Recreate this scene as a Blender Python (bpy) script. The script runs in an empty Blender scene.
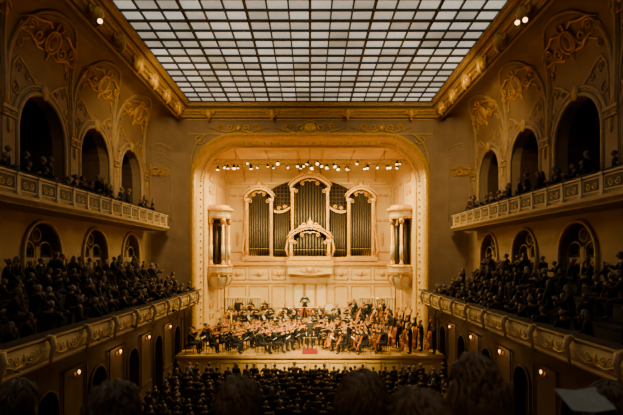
import bpy, math, random
from mathutils import Vector, Matrix, noise
R=math.radians; PI=math.pi; rnd=random.Random(11)
SC=bpy.context.scene; COL=SC.collection
F=470.0; CZ=7.2
# ------------------------------------------------------------------ materials
def mat(name,c,rough=.6,metal=0.0,c2=None,scale=4.0,bump=0.0,stretch=(1,1,1),emit=0.0,spec=.4):
    m=bpy.data.materials.new(name); m.use_nodes=True; nt=m.node_tree; N=nt.nodes; L=nt.links
    b=N['Principled BSDF']
    tc=N.new('ShaderNodeTexCoord'); mp=N.new('ShaderNodeMapping'); mp.inputs['Scale'].default_value=stretch
    no=N.new('ShaderNodeTexNoise'); no.inputs['Scale'].default_value=scale; no.inputs['Detail'].default_value=4
    rp=N.new('ShaderNodeValToRGB')
    if c2 is None: c2=tuple(x*.78 for x in c)
    rp.color_ramp.elements[0].position=.3; rp.color_ramp.elements[1].position=.7
    rp.color_ramp.elements[0].color=(*c2,1); rp.color_ramp.elements[1].color=(*c,1)
    L.new(tc.outputs['Object'],mp.inputs['Vector']); L.new(mp.outputs[0],no.inputs['Vector'])
    L.new(no.outputs['Fac'],rp.inputs['Fac']); L.new(rp.outputs[0],b.inputs['Base Color'])
    b.inputs['Roughness'].default_value=rough; b.inputs['Metallic'].default_value=metal
    b.inputs['Specular IOR Level'].default_value=spec
    if bump:
        bp=N.new('ShaderNodeBump'); bp.inputs['Strength'].default_value=bump; bp.inputs['Distance'].default_value=.03
        L.new(no.outputs['Fac'],bp.inputs['Height']); L.new(bp.outputs[0],b.inputs['Normal'])
    if emit:
        L.new(rp.outputs[0],b.inputs['Emission Color']); b.inputs['Emission Strength'].default_value=emit
    return m
NCOL=18; PANE=15.0/NCOL
def skymat():
    m=bpy.data.materials.new('backlit_glass'); m.use_nodes=True; nt=m.node_tree; N=nt.nodes; L=nt.links
    b=N['Principled BSDF']; tc=N.new('ShaderNodeTexCoord')
    sn=N.new('ShaderNodeVectorMath'); sn.operation='SNAP'; sn.inputs[1].default_value=(PANE,PANE,50)
    ad=N.new('ShaderNodeVectorMath'); ad.operation='ADD'; ad.inputs[1].default_value=(7.5,-29.2+100*PANE,0)
    wn=N.new('ShaderNodeTexWhiteNoise'); wn.noise_dimensions='2D'
    no=N.new('ShaderNodeTexNoise'); no.inputs['Scale'].default_value=.3
    mx=N.new('ShaderNodeMath'); mx.operation='MULTIPLY_ADD'; mx.inputs[1].default_value=.5
    rp=N.new('ShaderNodeValToRGB')
    rp.color_ramp.elements[0].position=.3; rp.color_ramp.elements[0].color=(.30,.255,.165,1)
    rp.color_ramp.elements[1].position=1.0; rp.color_ramp.elements[1].color=(.92,.87,.71,1)
    L.new(tc.outputs['Object'],ad.inputs[0]); L.new(ad.outputs[0],sn.inputs[0]); L.new(sn.outputs[0],wn.inputs['Vector'])
    L.new(tc.outputs['Object'],no.inputs['Vector'])
    L.new(wn.outputs['Value'],mx.inputs[0]); L.new(no.outputs['Fac'],mx.inputs[2])
    L.new(mx.outputs[0],rp.inputs['Fac']); L.new(rp.outputs[0],b.inputs['Base Color']); L.new(rp.outputs[0],b.inputs['Emission Color'])
    b.inputs['Emission Strength'].default_value=.68; b.inputs['Roughness'].default_value=.3
    return m
M=dict(
 cream=mat('cream_plaster',(.41,.27,.12),.7,0,(.31,.195,.08),1.2,.08),
 cove=mat('cove_plaster',(.37,.245,.105),.7,0,(.27,.165,.065),1.0,.1),
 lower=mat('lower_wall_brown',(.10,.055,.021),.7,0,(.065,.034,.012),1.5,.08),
 relief=mat('relief_plaster',(.52,.36,.16),.6,0,(.40,.265,.105),4,.1),
 parap=mat('parapet_cream',(.58,.43,.22),.6,0,(.47,.335,.155),2.5,.08),
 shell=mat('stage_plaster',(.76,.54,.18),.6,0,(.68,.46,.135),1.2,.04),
 gold=mat('gilding',(.80,.47,.045),.4,.2,(.58,.30,.02),7,.15),
 goldp=mat('gold_paint',(.62,.42,.13),.5,.1,(.46,.28,.07),5,.1),
 darkw=mat('dark_wood',(.03,.016,.008),.6,0,(.018,.009,.005),5,.1,(1,1,4)),
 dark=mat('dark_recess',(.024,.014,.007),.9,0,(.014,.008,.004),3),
 panel=mat('brown_panel_and_shade',(.11,.06,.023),.7,0,(.07,.037,.014),5),
 bar=mat('skylight_bar',(.045,.035,.022),.5,.2),
 parq=mat('parquet',(.07,.035,.016),.4,0,(.045,.022,.009),3,.05,(1,.15,1)),
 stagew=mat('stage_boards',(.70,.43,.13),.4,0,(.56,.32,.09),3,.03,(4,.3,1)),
 red=mat('red_carpet',(.26,.02,.012),.9,0,(.18,.012,.008),20),
 velvet=mat('red_velvet',(.028,.008,.006),.9,0,(.017,.005,.004),10),
 tin=mat('organ_tin',(.085,.062,.038),.42,.35,(.045,.032,.02),6,0,(8,8,.4)),
 black=mat('black_lacquer',(.02,.018,.016),.4),
 iron=mat('black_iron',(.03,.028,.026),.45,.4),
 paper=mat('sheet_paper',(.85,.78,.6),.8,0,(.72,.64,.48),25),
 prog=mat('programme_paper',(.26,.30,.34),.8,0,(.19,.22,.25),40),
 suit=mat('black_suit',(.014,.012,.012),.75,0,(.008,.007,.007),15),
 shirt=mat('white_shirt',(.66,.58,.43),.7),
 skin=mat('skin',(.56,.31,.12),.55,0,(.46,.24,.09),8),
 eye=mat('eye_dark',(.03,.02,.015),.3), lip=mat('lip',(.36,.13,.07),.5),
 viol=mat('violin_varnish',(.78,.28,.02),.25,0,(.58,.17,.01),6,0,(3,.4,3)),
 cello=mat('cello_varnish',(.70,.25,.02),.25,0,(.48,.15,.01),5,0,(3,.4,3)),
 ebony=mat('ebony',(.025,.016,.012),.35),
 brass=mat('brass',(.95,.62,.18),.25,.8,(.8,.48,.11),5),
 copper=mat('copper',(.72,.30,.10),.25,.8),
 drumhead=mat('drum_skin',(.78,.7,.5),.6),
 silver=mat('silver',(.75,.74,.7),.22,.95),
 lamp=mat('warm_lamp',(1,.5,.14),.4,0,(1,.45,.1),3,0,(1,1,1),3.0),
 stagelamp=mat('stage_lens',(1,.66,.24),.4,0,(1,.58,.18),3,0,(1,1,1),6),
 white=mat('white_paint',(.82,.66,.36),.5),
)
HAIRC=[('dark',(.02,.013,.008)),('brown',(.05,.027,.013)),('grey',(.13,.10,.07)),('white',(.24,.19,.13)),('fair',(.16,.09,.035))]
HM={k:mat('hair_'+k,c,.5,0,tuple(x*.6 for x in c),30,.4,(1,1,.3)) for k,c in HAIRC}
CLO=[('black',(.010,.009,.009)),('dark grey',(.018,.016,.015)),('dark brown',(.026,.015,.008)),('navy',(.009,.011,.018)),('wine red',(.04,.009,.008))]
CM={k:mat('cloth_'+k.replace(' ','_'),c,.9,0,tuple(x*.6 for x in c),12) for k,c in CLO}
DS=mat('shaded_skin',(.24,.13,.065),.6); DSA=mat('audience_skin_shaded',(.27,.145,.068),.6)  # darker copies of skin: dimness of the seating put into the colour
# ------------------------------------------------------------------ mesh builder
class MB:
    def __init__(s,m=None,smooth=False):
        s.v=[];s.f=[];s.fm=[];s.sm=[];s.mats=[];s.c=0;s.T=None;s.smooth=smooth
        if m: s.use(m)
    def use(s,m):
        if m not in s.mats: s.mats.append(m)
        s.c=s.mats.index(m); return s
    def add(s,vs,fs):
        b=len(s.v)
        for p in vs:
            p=Vector(p); s.v.append(s.T@p if s.T is not None else p)
        for f in fs: s.f.append([b+i for i in f]); s.fm.append(s.c); s.sm.append(s.smooth)
        return s
    def quad(s,a,b,c,d): return s.add([a,b,c,d],[(0,1,2,3)])
    def b2(s,a,b):
        x0,y0,z0=a;x1,y1,z1=b
        return s.add([(x0,y0,z0),(x1,y0,z0),(x1,y1,z0),(x0,y1,z0),(x0,y0,z1),(x1,y0,z1),(x1,y1,z1),(x0,y1,z1)],
            [(0,3,2,1),(4,5,6,7),(0,1,5,4),(1,2,6,5),(2,3,7,6),(3,0,4,7)])
    def box(s,c,d,rot=None,bev=0):
        if rot is None:
            return s.b2([c[i]-d[i]/2 for i in range(3)],[c[i]+d[i]/2 for i in range(3)])
        o=s.T; T=Matrix.Translation(c)@rot; s.T=T if o is None else o@T
        s.b2([-d[i]/2 for i in range(3)],[d[i]/2 for i in range(3)]); s.T=o; return s
    def tube(s,pts,r,n=6,caps=True,closed=False):
        pts=[Vector(p) for p in pts]; k=len(pts); vs=[];fs=[]
        rr=r if isinstance(r,(list,tuple)) else [r]*k
        up=None
        for i in range(k):
            if closed: d=pts[(i+1)%k]-pts[i-1]
            else: d=pts[min(i+1,k-1)]-pts[max(i-1,0)]
            d=d.normalized() if d.length>1e-9 else Vector((0,0,1))
            if up is None: up=Vector((0,0,1)) if abs(d.z)<.9 else Vector((1,0,0))
            u=d.cross(up)
            if u.length<1e-4: u=d.cross(Vector((1,0.3,0)))
            u.normalize(); w=u.cross(d).normalized(); up=w
            for j in range(n):
                a=2*PI*j/n; vs.append(pts[i]+rr[i]*(math.cos(a)*u+math.sin(a)*w))
        m=k if closed else k-1
        for i in range(m):
            for j in range(n):
                a=i*n+j;b=i*n+(j+1)%n; i2=(i+1)%k
                fs.append((a,b,i2*n+(j+1)%n,i2*n+j))
        if caps and not closed: fs.append(tuple(range(n))[::-1]); fs.append(tuple((k-1)*n+j for j in range(n)))
        return s.add(vs,fs)
    def cyl(s,p0,p1,r0,r1=None,n=8): return s.tube([p0,p1],[r0,r0 if r1 is None else r1],n)
    def sph(s,c,r,nu=10,nv=7,filt=None,shape=None):
        if not isinstance(r,(list,tuple)): r=(r,r,r)
        U=[(0,0,-1)]
        for i in range(1,nv):
            t=-PI/2+PI*i/nv
            for j in range(nu):
                a=2*PI*j/nu; U.append((math.cos(t)*math.cos(a),math.cos(t)*math.sin(a),math.sin(t)))
        U.append((0,0,1)); fs=[]
        top=len(U)-1
        for j in range(nu): fs.append((0,1+(j+1)%nu,1+j))
        for i in range(nv-2):
            for j in range(nu):
                a=1+i*nu+j;b=1+i*nu+(j+1)%nu; fs.append((a,b,b+nu,a+nu))
        for j in range(nu): fs.append((1+(nv-2)*nu+j,1+(nv-2)*nu+(j+1)%nu,top))
        if filt: fs=[f for f in fs if filt(*[sum(U[i][q] for i in f)/len(f) for q in range(3)])]
        vs=[]
        for u in U:
            p=(u[0]*r[0],u[1]*r[1],u[2]*r[2])
            if shape: p=shape(u,p)
            vs.append((c[0]+p[0],c[1]+p[1],c[2]+p[2]))
        return s.add(vs,fs)
    def lathe(s,prof,n=14,c=(0,0,0)):
        vs=[];fs=[];k=len(prof)
        for r,z in prof:
            for j in range(n):
                a=2*PI*j/n; vs.append((c[0]+r*math.cos(a),c[1]+r*math.sin(a),c[2]+z))
        for i in range(k-1):
            for j in range(n): fs.append((i*n+j,i*n+(j+1)%n,(i+1)*n+(j+1)%n,(i+1)*n+j))
        fs.append(tuple(range(n))[::-1]); fs.append(tuple((k-1)*n+j for j in range(n)))
        return s.add(vs,fs)
    def prism(s,out,h0,h1):
        n=len(out); vs=[(x,y,h0) for x,y in out]+[(x,y,h1) for x,y in out]
        fs=[tuple(range(n))[::-1],tuple(range(n,2*n))]+[(i,(i+1)%n,n+(i+1)%n,n+i) for i in range(n)]
        return s.add(vs,fs)
    def sweep(s,prof,y0,y1,sg=1):
        n=len(prof); vs=[(sg*x,y0,z) for x,z in prof]+[(sg*x,y1,z) for x,z in prof]
        fs=[(i,(i+1)%n,n+(i+1)%n,n+i) for i in range(n)]+[tuple(range(n)),tuple(range(n,2*n))[::-1]]
        return s.add(vs,fs)
    def merge(s,me,Mx):
        b=len(s.v); s.v.extend([Mx@v.co for v in me.vertices]); idx=[]
        for m in me.materials: s.use(m); idx.append(s.c)
        for p in me.polygons: s.f.append([b+i for i in p.vertices]); s.fm.append(idx[p.material_index]); s.sm.append(True)
    def mesh(s,name):
        me=bpy.data.meshes.new(name); me.from_pydata([tuple(p) for p in s.v],[],s.f)
        for m in s.mats: me.materials.append(m)
        me.polygons.foreach_set('material_index',s.fm); me.polygons.foreach_set('use_smooth',s.sm)
        me.update(); return me
def P(name,mesh=None,kids=()): return dict(n=name,m=mesh.mesh(name) if isinstance(mesh,MB) else mesh,k=list(kids))
def link(name,me,parent=None,Mx=None):
    o=bpy.data.objects.new(name,me); COL.objects.link(o)
    if Mx is not None: o.matrix_basis=Mx
    if parent is not None: o.parent=parent
    return o
def spawn(p,Mx,label=None,cat=None,group=None,swap=None):
    o=link(p['n'],(swap or {}).get('root',p['m']),None,Mx)
    if label: o['label']=label
    if cat: o['category']=cat
    if group: o['group']=group
    for k in p['k']:
        c=link(k['n'],(swap or {}).get(k['n'],k['m']),o,k.get('M'))
        for g in k['k']: link(g['n'],g['m'],c,g.get('M'))
    return o
def struct(name,mb): o=link(name,mb.mesh(name)); o['kind']='structure'; return o
def thing(name,label,cat,loc=(0,0,0),group=None):
    o=link(name,None,None,Matrix.Translation(loc)); o['label']=label; o['category']=cat
    if group: o['group']=group
    return o
def frame(o,yd,zu):
    y=Vector(yd).normalized(); x=y.cross(Vector(zu)).normalized(); z=x.cross(y)
    m=Matrix.Identity(4)
    for i in range(3): m[i][0]=x[i];m[i][1]=y[i];m[i][2]=z[i];m[i][3]=o[i]
    return m
def TR(x,y,z,a=0,s=1): return Matrix.Translation((x,y,z))@Matrix.Rotation(a,4,'Z')@Matrix.Scale(s,4)
def face(dx,dy): return math.atan2(-dx,dy)
ORD='first second third fourth fifth sixth seventh eighth ninth tenth eleventh twelfth thirteenth fourteenth fifteenth sixteenth seventeenth eighteenth nineteenth twentieth'.split()
ORD+=['twenty-'+w for w in ORD[:9]]+['thirtieth']+['thirty-'+w for w in ORD[:9]]+['fortieth']
def spiral(c,r,turns,a0,sg=1,n=16):
    out=[]
    for i in range(n+1):
        t=i/n; a=a0+sg*turns*2*PI*t; q=r*(1-.85*t)
        out.append((c[0]+q*math.cos(a),c[1],c[2]+q*math.sin(a)))
    return out
# ================================================================== SETTING
BAY=4.45; BC=[18.1+BAY*k for k in range(-4,3)]
XW=10.3
def archband(mb,s,X,yc,z0,z1,hw,spring,bottom,depth,n=14,hb=BAY/2,back=None):
    pt=lambda y,z,x=X:(s*x,y,z)
    mb.quad(pt(yc-hb,z0),pt(yc-hw,z0),pt(yc-hw,z1),pt(yc-hb,z1)); mb.quad(pt(yc+hw,z0),pt(yc+hb,z0),pt(yc+hb,z1),pt(yc+hw,z1))
    if bottom>z0: mb.quad(pt(yc-hw,z0),pt(yc+hw,z0),pt(yc+hw,bottom),pt(yc-hw,bottom))
    A=[(yc+hw*math.cos(PI-PI*i/n),spring+hw*math.sin(PI*i/n)) for i in range(n+1)]
    for i in range(n): mb.quad(pt(*A[i]),pt(*A[i+1]),pt(A[i+1][0],z1),pt(A[i][0],z1))
    O=[(yc-hw,bottom)]+A+[(yc+hw,bottom)]
    c=mb.c
    def rev(x0,x1):
        for i in range(len(O)-1): mb.quad(pt(*O[i],x0),pt(*O[i+1],x0),pt(*O[i+1],x1),pt(*O[i],x1))
        mb.quad(pt(*O[-1],x0),pt(*O[0],x0),pt(*O[0],x1),pt(*O[-1],x1))
    if depth>1: rev(X,X+.5); mb.use(M['panel']); rev(X+.5,X+depth)  # deep reveals turn brown further in: shade of the box painted in
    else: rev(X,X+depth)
    mb.use(back or (M['dark'] if depth>1 else M['panel']))  # deep boxes get a near-black back, standing in for unlit depth
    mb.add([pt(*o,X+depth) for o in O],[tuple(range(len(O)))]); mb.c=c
    return O
def cove(t): return (XW-1.7*(1-math.cos(t*PI/2)),13.9+2.7*math.sin(t*PI/2))
def wallpt(s,y,z,off=.02):
    if z<=13.9: return (s*(XW-off),y,z)
    tt=math.asin(min(1,(z-13.9)/2.7))/(PI/2); return (s*(cove(tt)[0]-off),y,z-off*.4)
SIDE={-1:'left',1:'right'}
tn=[0]; dn=[0]
def trim(mb): tn[0]+=1; return struct('trim_%d'%tn[0],mb)
for s in (-1,1):
    w=MB(M['cream'])
    for yc in BC:
        archband(w,s,XW,yc,4.3,8.95,1.25,7.3,5.85,.45)
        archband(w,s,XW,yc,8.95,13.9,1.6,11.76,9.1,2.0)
    w.use(M['cove']); y0=BC[0]-BAY/2; y1=BC[-1]+BAY/2; w.smooth=True
    for i in range(10):
        a=cove(i/10);b=cove((i+1)/10)
        w.quad((s*a[0],y0,a[1]),(s*a[0],y1,a[1]),(s*b[0],y1,b[1]),(s*b[0],y0,b[1]))
    for j in range(10):
        t0=j/10*PI/2;t1=(j+1)/10*PI/2
        w.use(M['cream'])
        q=lambda t,dx,z:(s*(7.9+(2.4-dx)*math.cos(t)),y1+(30.2-y1)*math.sin(t),z)
        w.quad(q(t0,0,0),q(t1,0,0),q(t1,0,13.9),q(t0,0,13.9))
        w.use(M['cove'])
        for i in range(10):
            a=cove(i/10);b=cove((i+1)/10)
            w.quad(q(t0,XW-a[0],a[1]),q(t1,XW-a[0],a[1]),q(t1,XW-b[0],b[1]),q(t0,XW-b[0],b[1]))
    struct('wall_'+SIDE[s],w)
    for yc in BC[2:]:
        t=MB(M['relief'],True)
        for hw,r in ((1.63,.09),(1.8,.03),(1.9,.06)):
            pts=[(s*(XW-.03),yc-hw,9.1)]+[(s*(XW-.03),yc+hw*math.cos(PI-PI*i/18),11.76+hw*math.sin(PI*i/18)) for i in range(19)]+[(s*(XW-.03),yc+hw,9.1)]
            t.tube(pts,r,6)
        def rib(hw,top,r,zs=12.2):
            pts=[wallpt(s,yc-hw,zs)]
            for i in range(25):
                a=PI-PI*i/24; pts.append(wallpt(s,yc+hw*math.copysign(abs(math.cos(a))**.75,math.cos(a)),12.9+(top-12.9)*abs(math.sin(a))**.8))
            pts.append(wallpt(s,yc+hw,zs)); t.tube(pts,r,6)
        rib(2.17,16.35,.08); rib(2.05,16.22,.03)
        for e in (-1,1):
            for (dy,z,r0,tu,a0,sg) in ((1.72,13.1,.24,1.4,PI/2,1),(1.52,13.98,.2,1.5,-PI/2,-1),(1.0,13.78,.17,1.3,PI/2,1),(1.62,14.75,.16,1.4,PI/2,1)):
                t.tube([wallpt(s,yc+e*p[0],p[2],.03) for p in spiral((dy,0,z),r0,tu,a0,sg)],[.044-.0015*i for i in range(17)],5)
            t.use(M['goldp'])
            t.tube([wallpt(s,yc+e*a,b,.02) for a,b in ((.2,13.55),(.6,13.74),(1.1,14.1),(1.55,14.3),(1.8,14.0),(1.92,13.4),(1.95,12.6))],[.02,.05,.055,.055,.05,.04,.015],6)
            t.use(M['relief'])
        t.use(M['goldp']); t.sph(wallpt(s,yc,13.5,.08),(.1,.24,.3),10,7); t.use(M['relief'])
        pts=[(s*(XW-.03),yc-1.28,5.85)]+[(s*(XW-.03),yc+1.28*math.cos(PI-PI*i/14),7.3+1.28*math.sin(PI*i/14)) for i in range(15)]+[(s*(XW-.03),yc+1.28,5.85)]
        t.tube(pts,.09,6)
        trim(t)
        d=MB(M['cove']); X=s*(XW+.26)
        for yy in (yc-.6,yc+.6):
            d.use(M['cove'])
            for a,b,c_,e in ((-.55,-.4,5.85,7.5),(.4,.55,5.85,7.5),(-.5,.5,6.95,7.1),(-.5,.5,5.85,6.3),(-.06,.06,6.3,7.0)):
                d.b2((X-.05,yy+a,c_),(X+.05,yy+b,e))
            d.use(M['dark']); d.b2((X-.01,yy-.42,5.9),(X+.02,yy+.42,7.3))
            d.use(M['cove']); d.smooth=True; d.tube([(X,yy+.46*math.cos(PI-PI*i/8),7.45+.34*math.sin(PI*i/8)) for i in range(9)],.05,5); d.smooth=False
        d.use(M['cove']); d.b2((X-.07,yc-.1,5.85),(X+.07,yc+.1,7.6)); d.b2((X-.06,yc-1.2,7.05),(X+.06,yc+1.2,7.18)); d.smooth=True
        d.tube([(X,yc+.3*math.cos(i/12*2*PI),8.05+.26*math.sin(i/12*2*PI)) for i in range(12)],.04,5,closed=True)
        dn[0]+=1; struct('door_%d'%dn[0],d)
    for yc in BC[2:]:
        t=MB(M['cream']); y=yc+BAY/2
        t.b2((s*(XW-.12) if s>0 else -XW,y-.32,8.95),(XW if s>0 else -(XW-.12),y+.32,12.3))
        t.use(M['relief'])
        for z,h in ((12.2,.12),(11.95,.05),(9.4,.08)): t.b2((s*(XW-.2) if s>0 else -XW,y-.38,z),(XW if s>0 else -(XW-.2),y+.38,z+h))
        t.use(M['goldp']); t.smooth=True
        for e in (-1,1): t.tube([(s*(XW-.16),y+e*.2+e*p[0],p[2]) for p in spiral((0,0,12.05),.12,1.4,0,1)],.025,5)
        t.tube([(s*(XW-.14),y,11.9-.1*i) for i in range(6)],[.07,.09,.06,.08,.05,.01],6)
        t.tube([wallpt(s,y,12.5+.25*i,.02) for i in range(9)],[.1,.08,.06,.07,.05,.06,.04,.03,.01],6)
        trim(t)
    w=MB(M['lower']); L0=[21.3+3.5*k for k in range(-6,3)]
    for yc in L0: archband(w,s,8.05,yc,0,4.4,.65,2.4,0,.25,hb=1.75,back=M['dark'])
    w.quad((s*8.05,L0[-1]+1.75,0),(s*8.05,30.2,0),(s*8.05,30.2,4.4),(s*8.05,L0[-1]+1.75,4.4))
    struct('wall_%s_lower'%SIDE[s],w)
    for yc in L0[2:]:
        t=MB(M['panel'],True); X=s*8.02
        t.tube([(X,yc-.68,0)]+[(X,yc+.68*math.cos(PI-PI*i/10),2.4+.68*math.sin(PI*i/10)) for i in range(11)]+[(X,yc+.68,0)],.06,6)
        t.smooth=False
        for z in (1.0,3.4): t.b2((min(X,X-s*.05),yc+.95,z),(max(X,X-s*.05),yc+2.55,z+.06))
        for yy in (.95,2.5): t.b2((min(X,X-s*.05),yc+yy,1.0),(max(X,X-s*.05),yc+yy+.05,3.46))
        trim(t)
f=MB(M['parq']); f.b2((-8.05,-2,-.2),(8.05,28.3,0)); struct('floor',f)
f=MB(M['lower']); f.b2((-XW-2,-2.3,0),(XW+2,-2,17)); struct('wall_rear',f)
HWO,TOP,RO=7.35,14.85,2.7; YP=30.2
def opening(hw,top,r,n=12,zb=1.3):
    pts=[(-hw,zb)]
    for i in range(n+1):
        a=PI-PI/2*i/n; pts.append((-(hw-r)+r*math.cos(a),top-r+r*math.sin(a)))
    for i in range(n+1):
        a=PI/2-PI/2*i/n; pts.append(((hw-r)+r*math.cos(a),top-r+r*math.sin(a)))
    pts.append((hw,zb)); return pts
w=MB(M['cream']); op=opening(HWO,TOP,RO,zb=0)
for a,b in zip(op,op[1:]):
    if abs(a[0]-b[0])>1e-6: w.quad((a[0],YP,a[1]),(b[0],YP,b[1]),(b[0],YP,16.7),(a[0],YP,16.7))
for s in (-1,1): w.quad((s*HWO,YP,0),(s*7.95,YP,0),(s*7.95,YP,16.7),(s*HWO,YP,16.7))
struct('wall_front',w)
t=MB(M['gold'],True)
prof=[(-.34,0),(-.30,-.16),(-.16,-.2),(-.06,-.12),(.0,-.02),(.04,.1),(.12,.5),(.22,.85),(.26,.9),(.32,.92),(.36,1.02),(.3,1.1)]
for i in range(len(prof)-1):
    t.use(M['shell'] if 5<=i<=7 else M['gold'])
    def ring(o,y): return [(x,YP+y,z) for x,z in opening(HWO-o,TOP-o,RO-o*.6)]
    A=ring(*prof[i]);B=ring(*prof[i+1])
    for k in range(len(A)-1): t.quad(A[k],A[k+1],B[k+1],B[k])
trim(t)
t=MB(M['gold'],True)
pts=opening(HWO-.19,TOP-.19,RO-.15,24)
for a,b in zip(pts,pts[1:]):
    n=max(1,int(math.hypot(b[0]-a[0],b[1]-a[1])/.45))
    for k in range(n): u=(k+.5)/n; t.sph((a[0]+(b[0]-a[0])*u,YP+.68,a[1]+(b[1]-a[1])*u),(.07,.14,.07),6,5)
trim(t)
def scrolls(t,y,cx,z,k):
    for e in (-1,1):
        t.tube([(cx+e*(p[0]),y,p[2]) for p in spiral((.55*k,0,z),.3*k,1.5,PI,1)],[.05*k]*17,5)
        t.tube([(cx+e*(p[0]),y,p[2]) for p in spiral((1.25*k,0,z+.03*k),.22*k,1.5,PI,-1)],[.04*k]*17,5)
        t.tube([(cx+e*.2*k,y,z-.2*k),(cx+e*.8*k,y,z-.32*k),(cx+e*1.5*k,y,z-.12*k),(cx+e*2.1*k,y,z+.02*k)],[.05*k,.06*k,.04*k,.01],5)
t=MB(M['gold'],True)
t.sph((0,YP-.08,15.5),(.45,.14,.36),14,8); scrolls(t,YP-.08,0,15.48,1.1)
t.tube([(.55*math.cos(a/20*2*PI),YP-.1,15.5+.42*math.sin(a/20*2*PI)) for a in range(20)],.045,5,closed=True)
trim(t)
for cx in (-4.6,4.6):
    t=MB(M['gold'],True); scrolls(t,YP-.06,cx,15.5,.95); t.sph((cx,YP-.06,15.5),(.22,.1,.2)); trim(t)
for s in (-1,1):
    t=MB(M['goldp'],True)
    t.tube([(s*(p[0]),YP-.05,p[2]) for p in spiral((7.1,0,14.75),.35,1.5,PI,1)],[.06]*17,5)
    t.tube([(s*a,YP-.05,b) for a,b in ((6.2,15.1),(6.7,15.05),(7.3,14.5),(7.6,13.6),(7.65,12.4))],[.02,.07,.08,.07,.02],6); trim(t)
t=MB(M['goldp'])
t.b2((-7.8,YP-.08,15.05),(7.8,YP,15.12)); t.b2((-7.9,YP-.12,15.95),(7.9,YP,16.08)); trim(t)
GX,GY0,GY1,GZ=7.5,1.7,29.2,16.9
c=MB(M['gold'])
prof=[(-.05,16.95),(-.05,16.78),(.06,16.76),(.1,16.66),(.18,16.64),(.2,16.5),(.32,16.46),(.36,16.36),(.46,16.32),(.5,16.24),(.64,16.2),(.7,16.08),(.8,16.04),(.92,16.02),(.98,16.1),(1.12,16.14),(1.18,16.24),(1.28,16.3),(1.33,16.45),(1.35,16.62)]
cyc=[M['cove'],M['goldp'],M['goldp'],M['gold'],M['panel'],M['goldp'],M['gold']]
def rect(o,z): return [(-GX-o,GY0-o,z),(GX+o,GY0-o,z),(GX+o,GY1+min(o,.98),z),(-GX-o,GY1+min(o,.98),z)]
for i in range(len(prof)-1):
    c.use(cyc[i%7]); A=rect(*prof[i]);B=rect(*prof[i+1])
    for k in range(4): c.quad(A[k],A[(k+1)%4],B[(k+1)%4],B[k])
c.use(M['cove'])
for sx in (-1,1): c.quad((sx*8.5,-2,16.62),(sx*11,-2,16.62),(sx*11,30.6,16.62),(sx*8.5,30.6,16.62))
c.quad((-11,-2.2,16.62),(11,-2.2,16.62),(11,GY0-1,16.62),(-11,GY0-1,16.62))
struct('ceiling',c)
for s in (-1,1):
    t=MB(M['goldp'],True)
    for i in range(120): t.sph((s*(GX+.66),29.6-i*.14,16.13),(.04,.05,.045),5,4)
    trim(t)
g=MB(skymat()); g.quad((-GX,GY0,GZ),(GX,GY0,GZ),(GX,GY1,GZ),(-GX,GY1,GZ)); win=struct('window_1',g)
g=MB(M['bar'])
for i in range(NCOL+1):
    x=-GX+i*PANE; wd=.055 if i%3==0 else .032; g.b2((x-wd,GY0,GZ-.1),(x+wd,GY1,GZ-.01))
ny=int(round((GY1-GY0)/PANE))
for i in range(ny+1):
    y=GY1-i*PANE; wd=.055 if i%2==0 else .036; g.b2((-GX,y-wd,GZ-.1),(GX,y+wd,GZ-.01))
link('window_frame',g.mesh('window_frame'),win)
b=MB(M['gold'],True); b.sph((0,0,-.12),(.22,.2,.3),10,7); b.tube([(0,0,.15),(0,.1,-.1),(0,.12,-.4),(0,.02,-.55)],[.12,.16,.1,.02],7)
for e in (-1,1): b.tube(spiral((e*.28,0,-.05),.16,1.3,PI/2,e),.045,5)
BR=P('ceiling_bracket',b)
for s in (-1,1):
    for i in range(8):
        y=28.1-i*2.14
        spawn(BR,Matrix.Translation((s*7.95,y,16.35))@Matrix.Rotation(R(90*s),4,'Z')@Matrix.Scale(1.25,4),'gilded bracket under %s edge of the glass ceiling, %s from the stage'%(SIDE[s],ORD[i]),'bracket','brackets along the glass ceiling')
for i,x in enumerate((-6.4,-2.4,2.4,6.4)):
    spawn(BR,Matrix.Translation((x,29.55,16.35)),'gilded bracket above the stage arch, %s from the left'%ORD[i],'bracket','brackets along the glass ceiling')
b=MB(M['gold'],True); b.sph((0,0,0),(.32,.13,.34),14,9)
b.use(M['cove']); b.sph((0,.08,0),(.2,.09,.23),12,7); b.use(M['gold'])
b.tube([(.38*math.cos(a/20*2*PI),.05,.4*math.sin(a/20*2*PI)) for a in range(20)],.045,6,closed=True)
for e in (-1,1):
    b.tube([(e*p[0],.03,p[2]) for p in spiral((.72,0,-.12),.26,1.5,PI*.9,1)],[.055-.0018*i for i in range(17)],6)
    b.tube([(e*p[0],.03,p[2]) for p in spiral((1.25,0,.06),.2,1.5,PI,-1)],[.046-.0015*i for i in range(17)],6)
    b.tube([(e*p[0],.03,p[2]) for p in spiral((1.65,0,-.15),.15,1.4,PI,1)],[.038-.0012*i for i in range(17)],6)
    b.tube([(e*.3,.03,.4),(e*.6,.05,.5),(e*1.0,.04,.36),(e*1.4,.03,.3),(e*1.85,.02,.02)],[.04,.065,.05,.05,.012],6)
    b.tube([(e*.2,.03,-.4),(e*.6,.05,-.46),(e*1.1,.04,-.24),(e*1.8,.02,-.3)],[.04,.055,.05,.012],6)
    b.tube([(e*.1,.03,.42),(e*.2,.07,.6),(e*.02,.05,.72)],[.05,.06,.02],6)
    b.tube([(e*1.0,.03,-.3),(e*1.3,.04,-.5),(e*1.55,.03,-.62),(e*1.7,.02,-.95)],[.03,.05,.04,.012],6)
b.tube([(0,.05,-.38),(0,.08,-.58),(0,.05,-.8)],[.08,.07,.01],6)
CART=P('stucco_cartouche',b)
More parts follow.
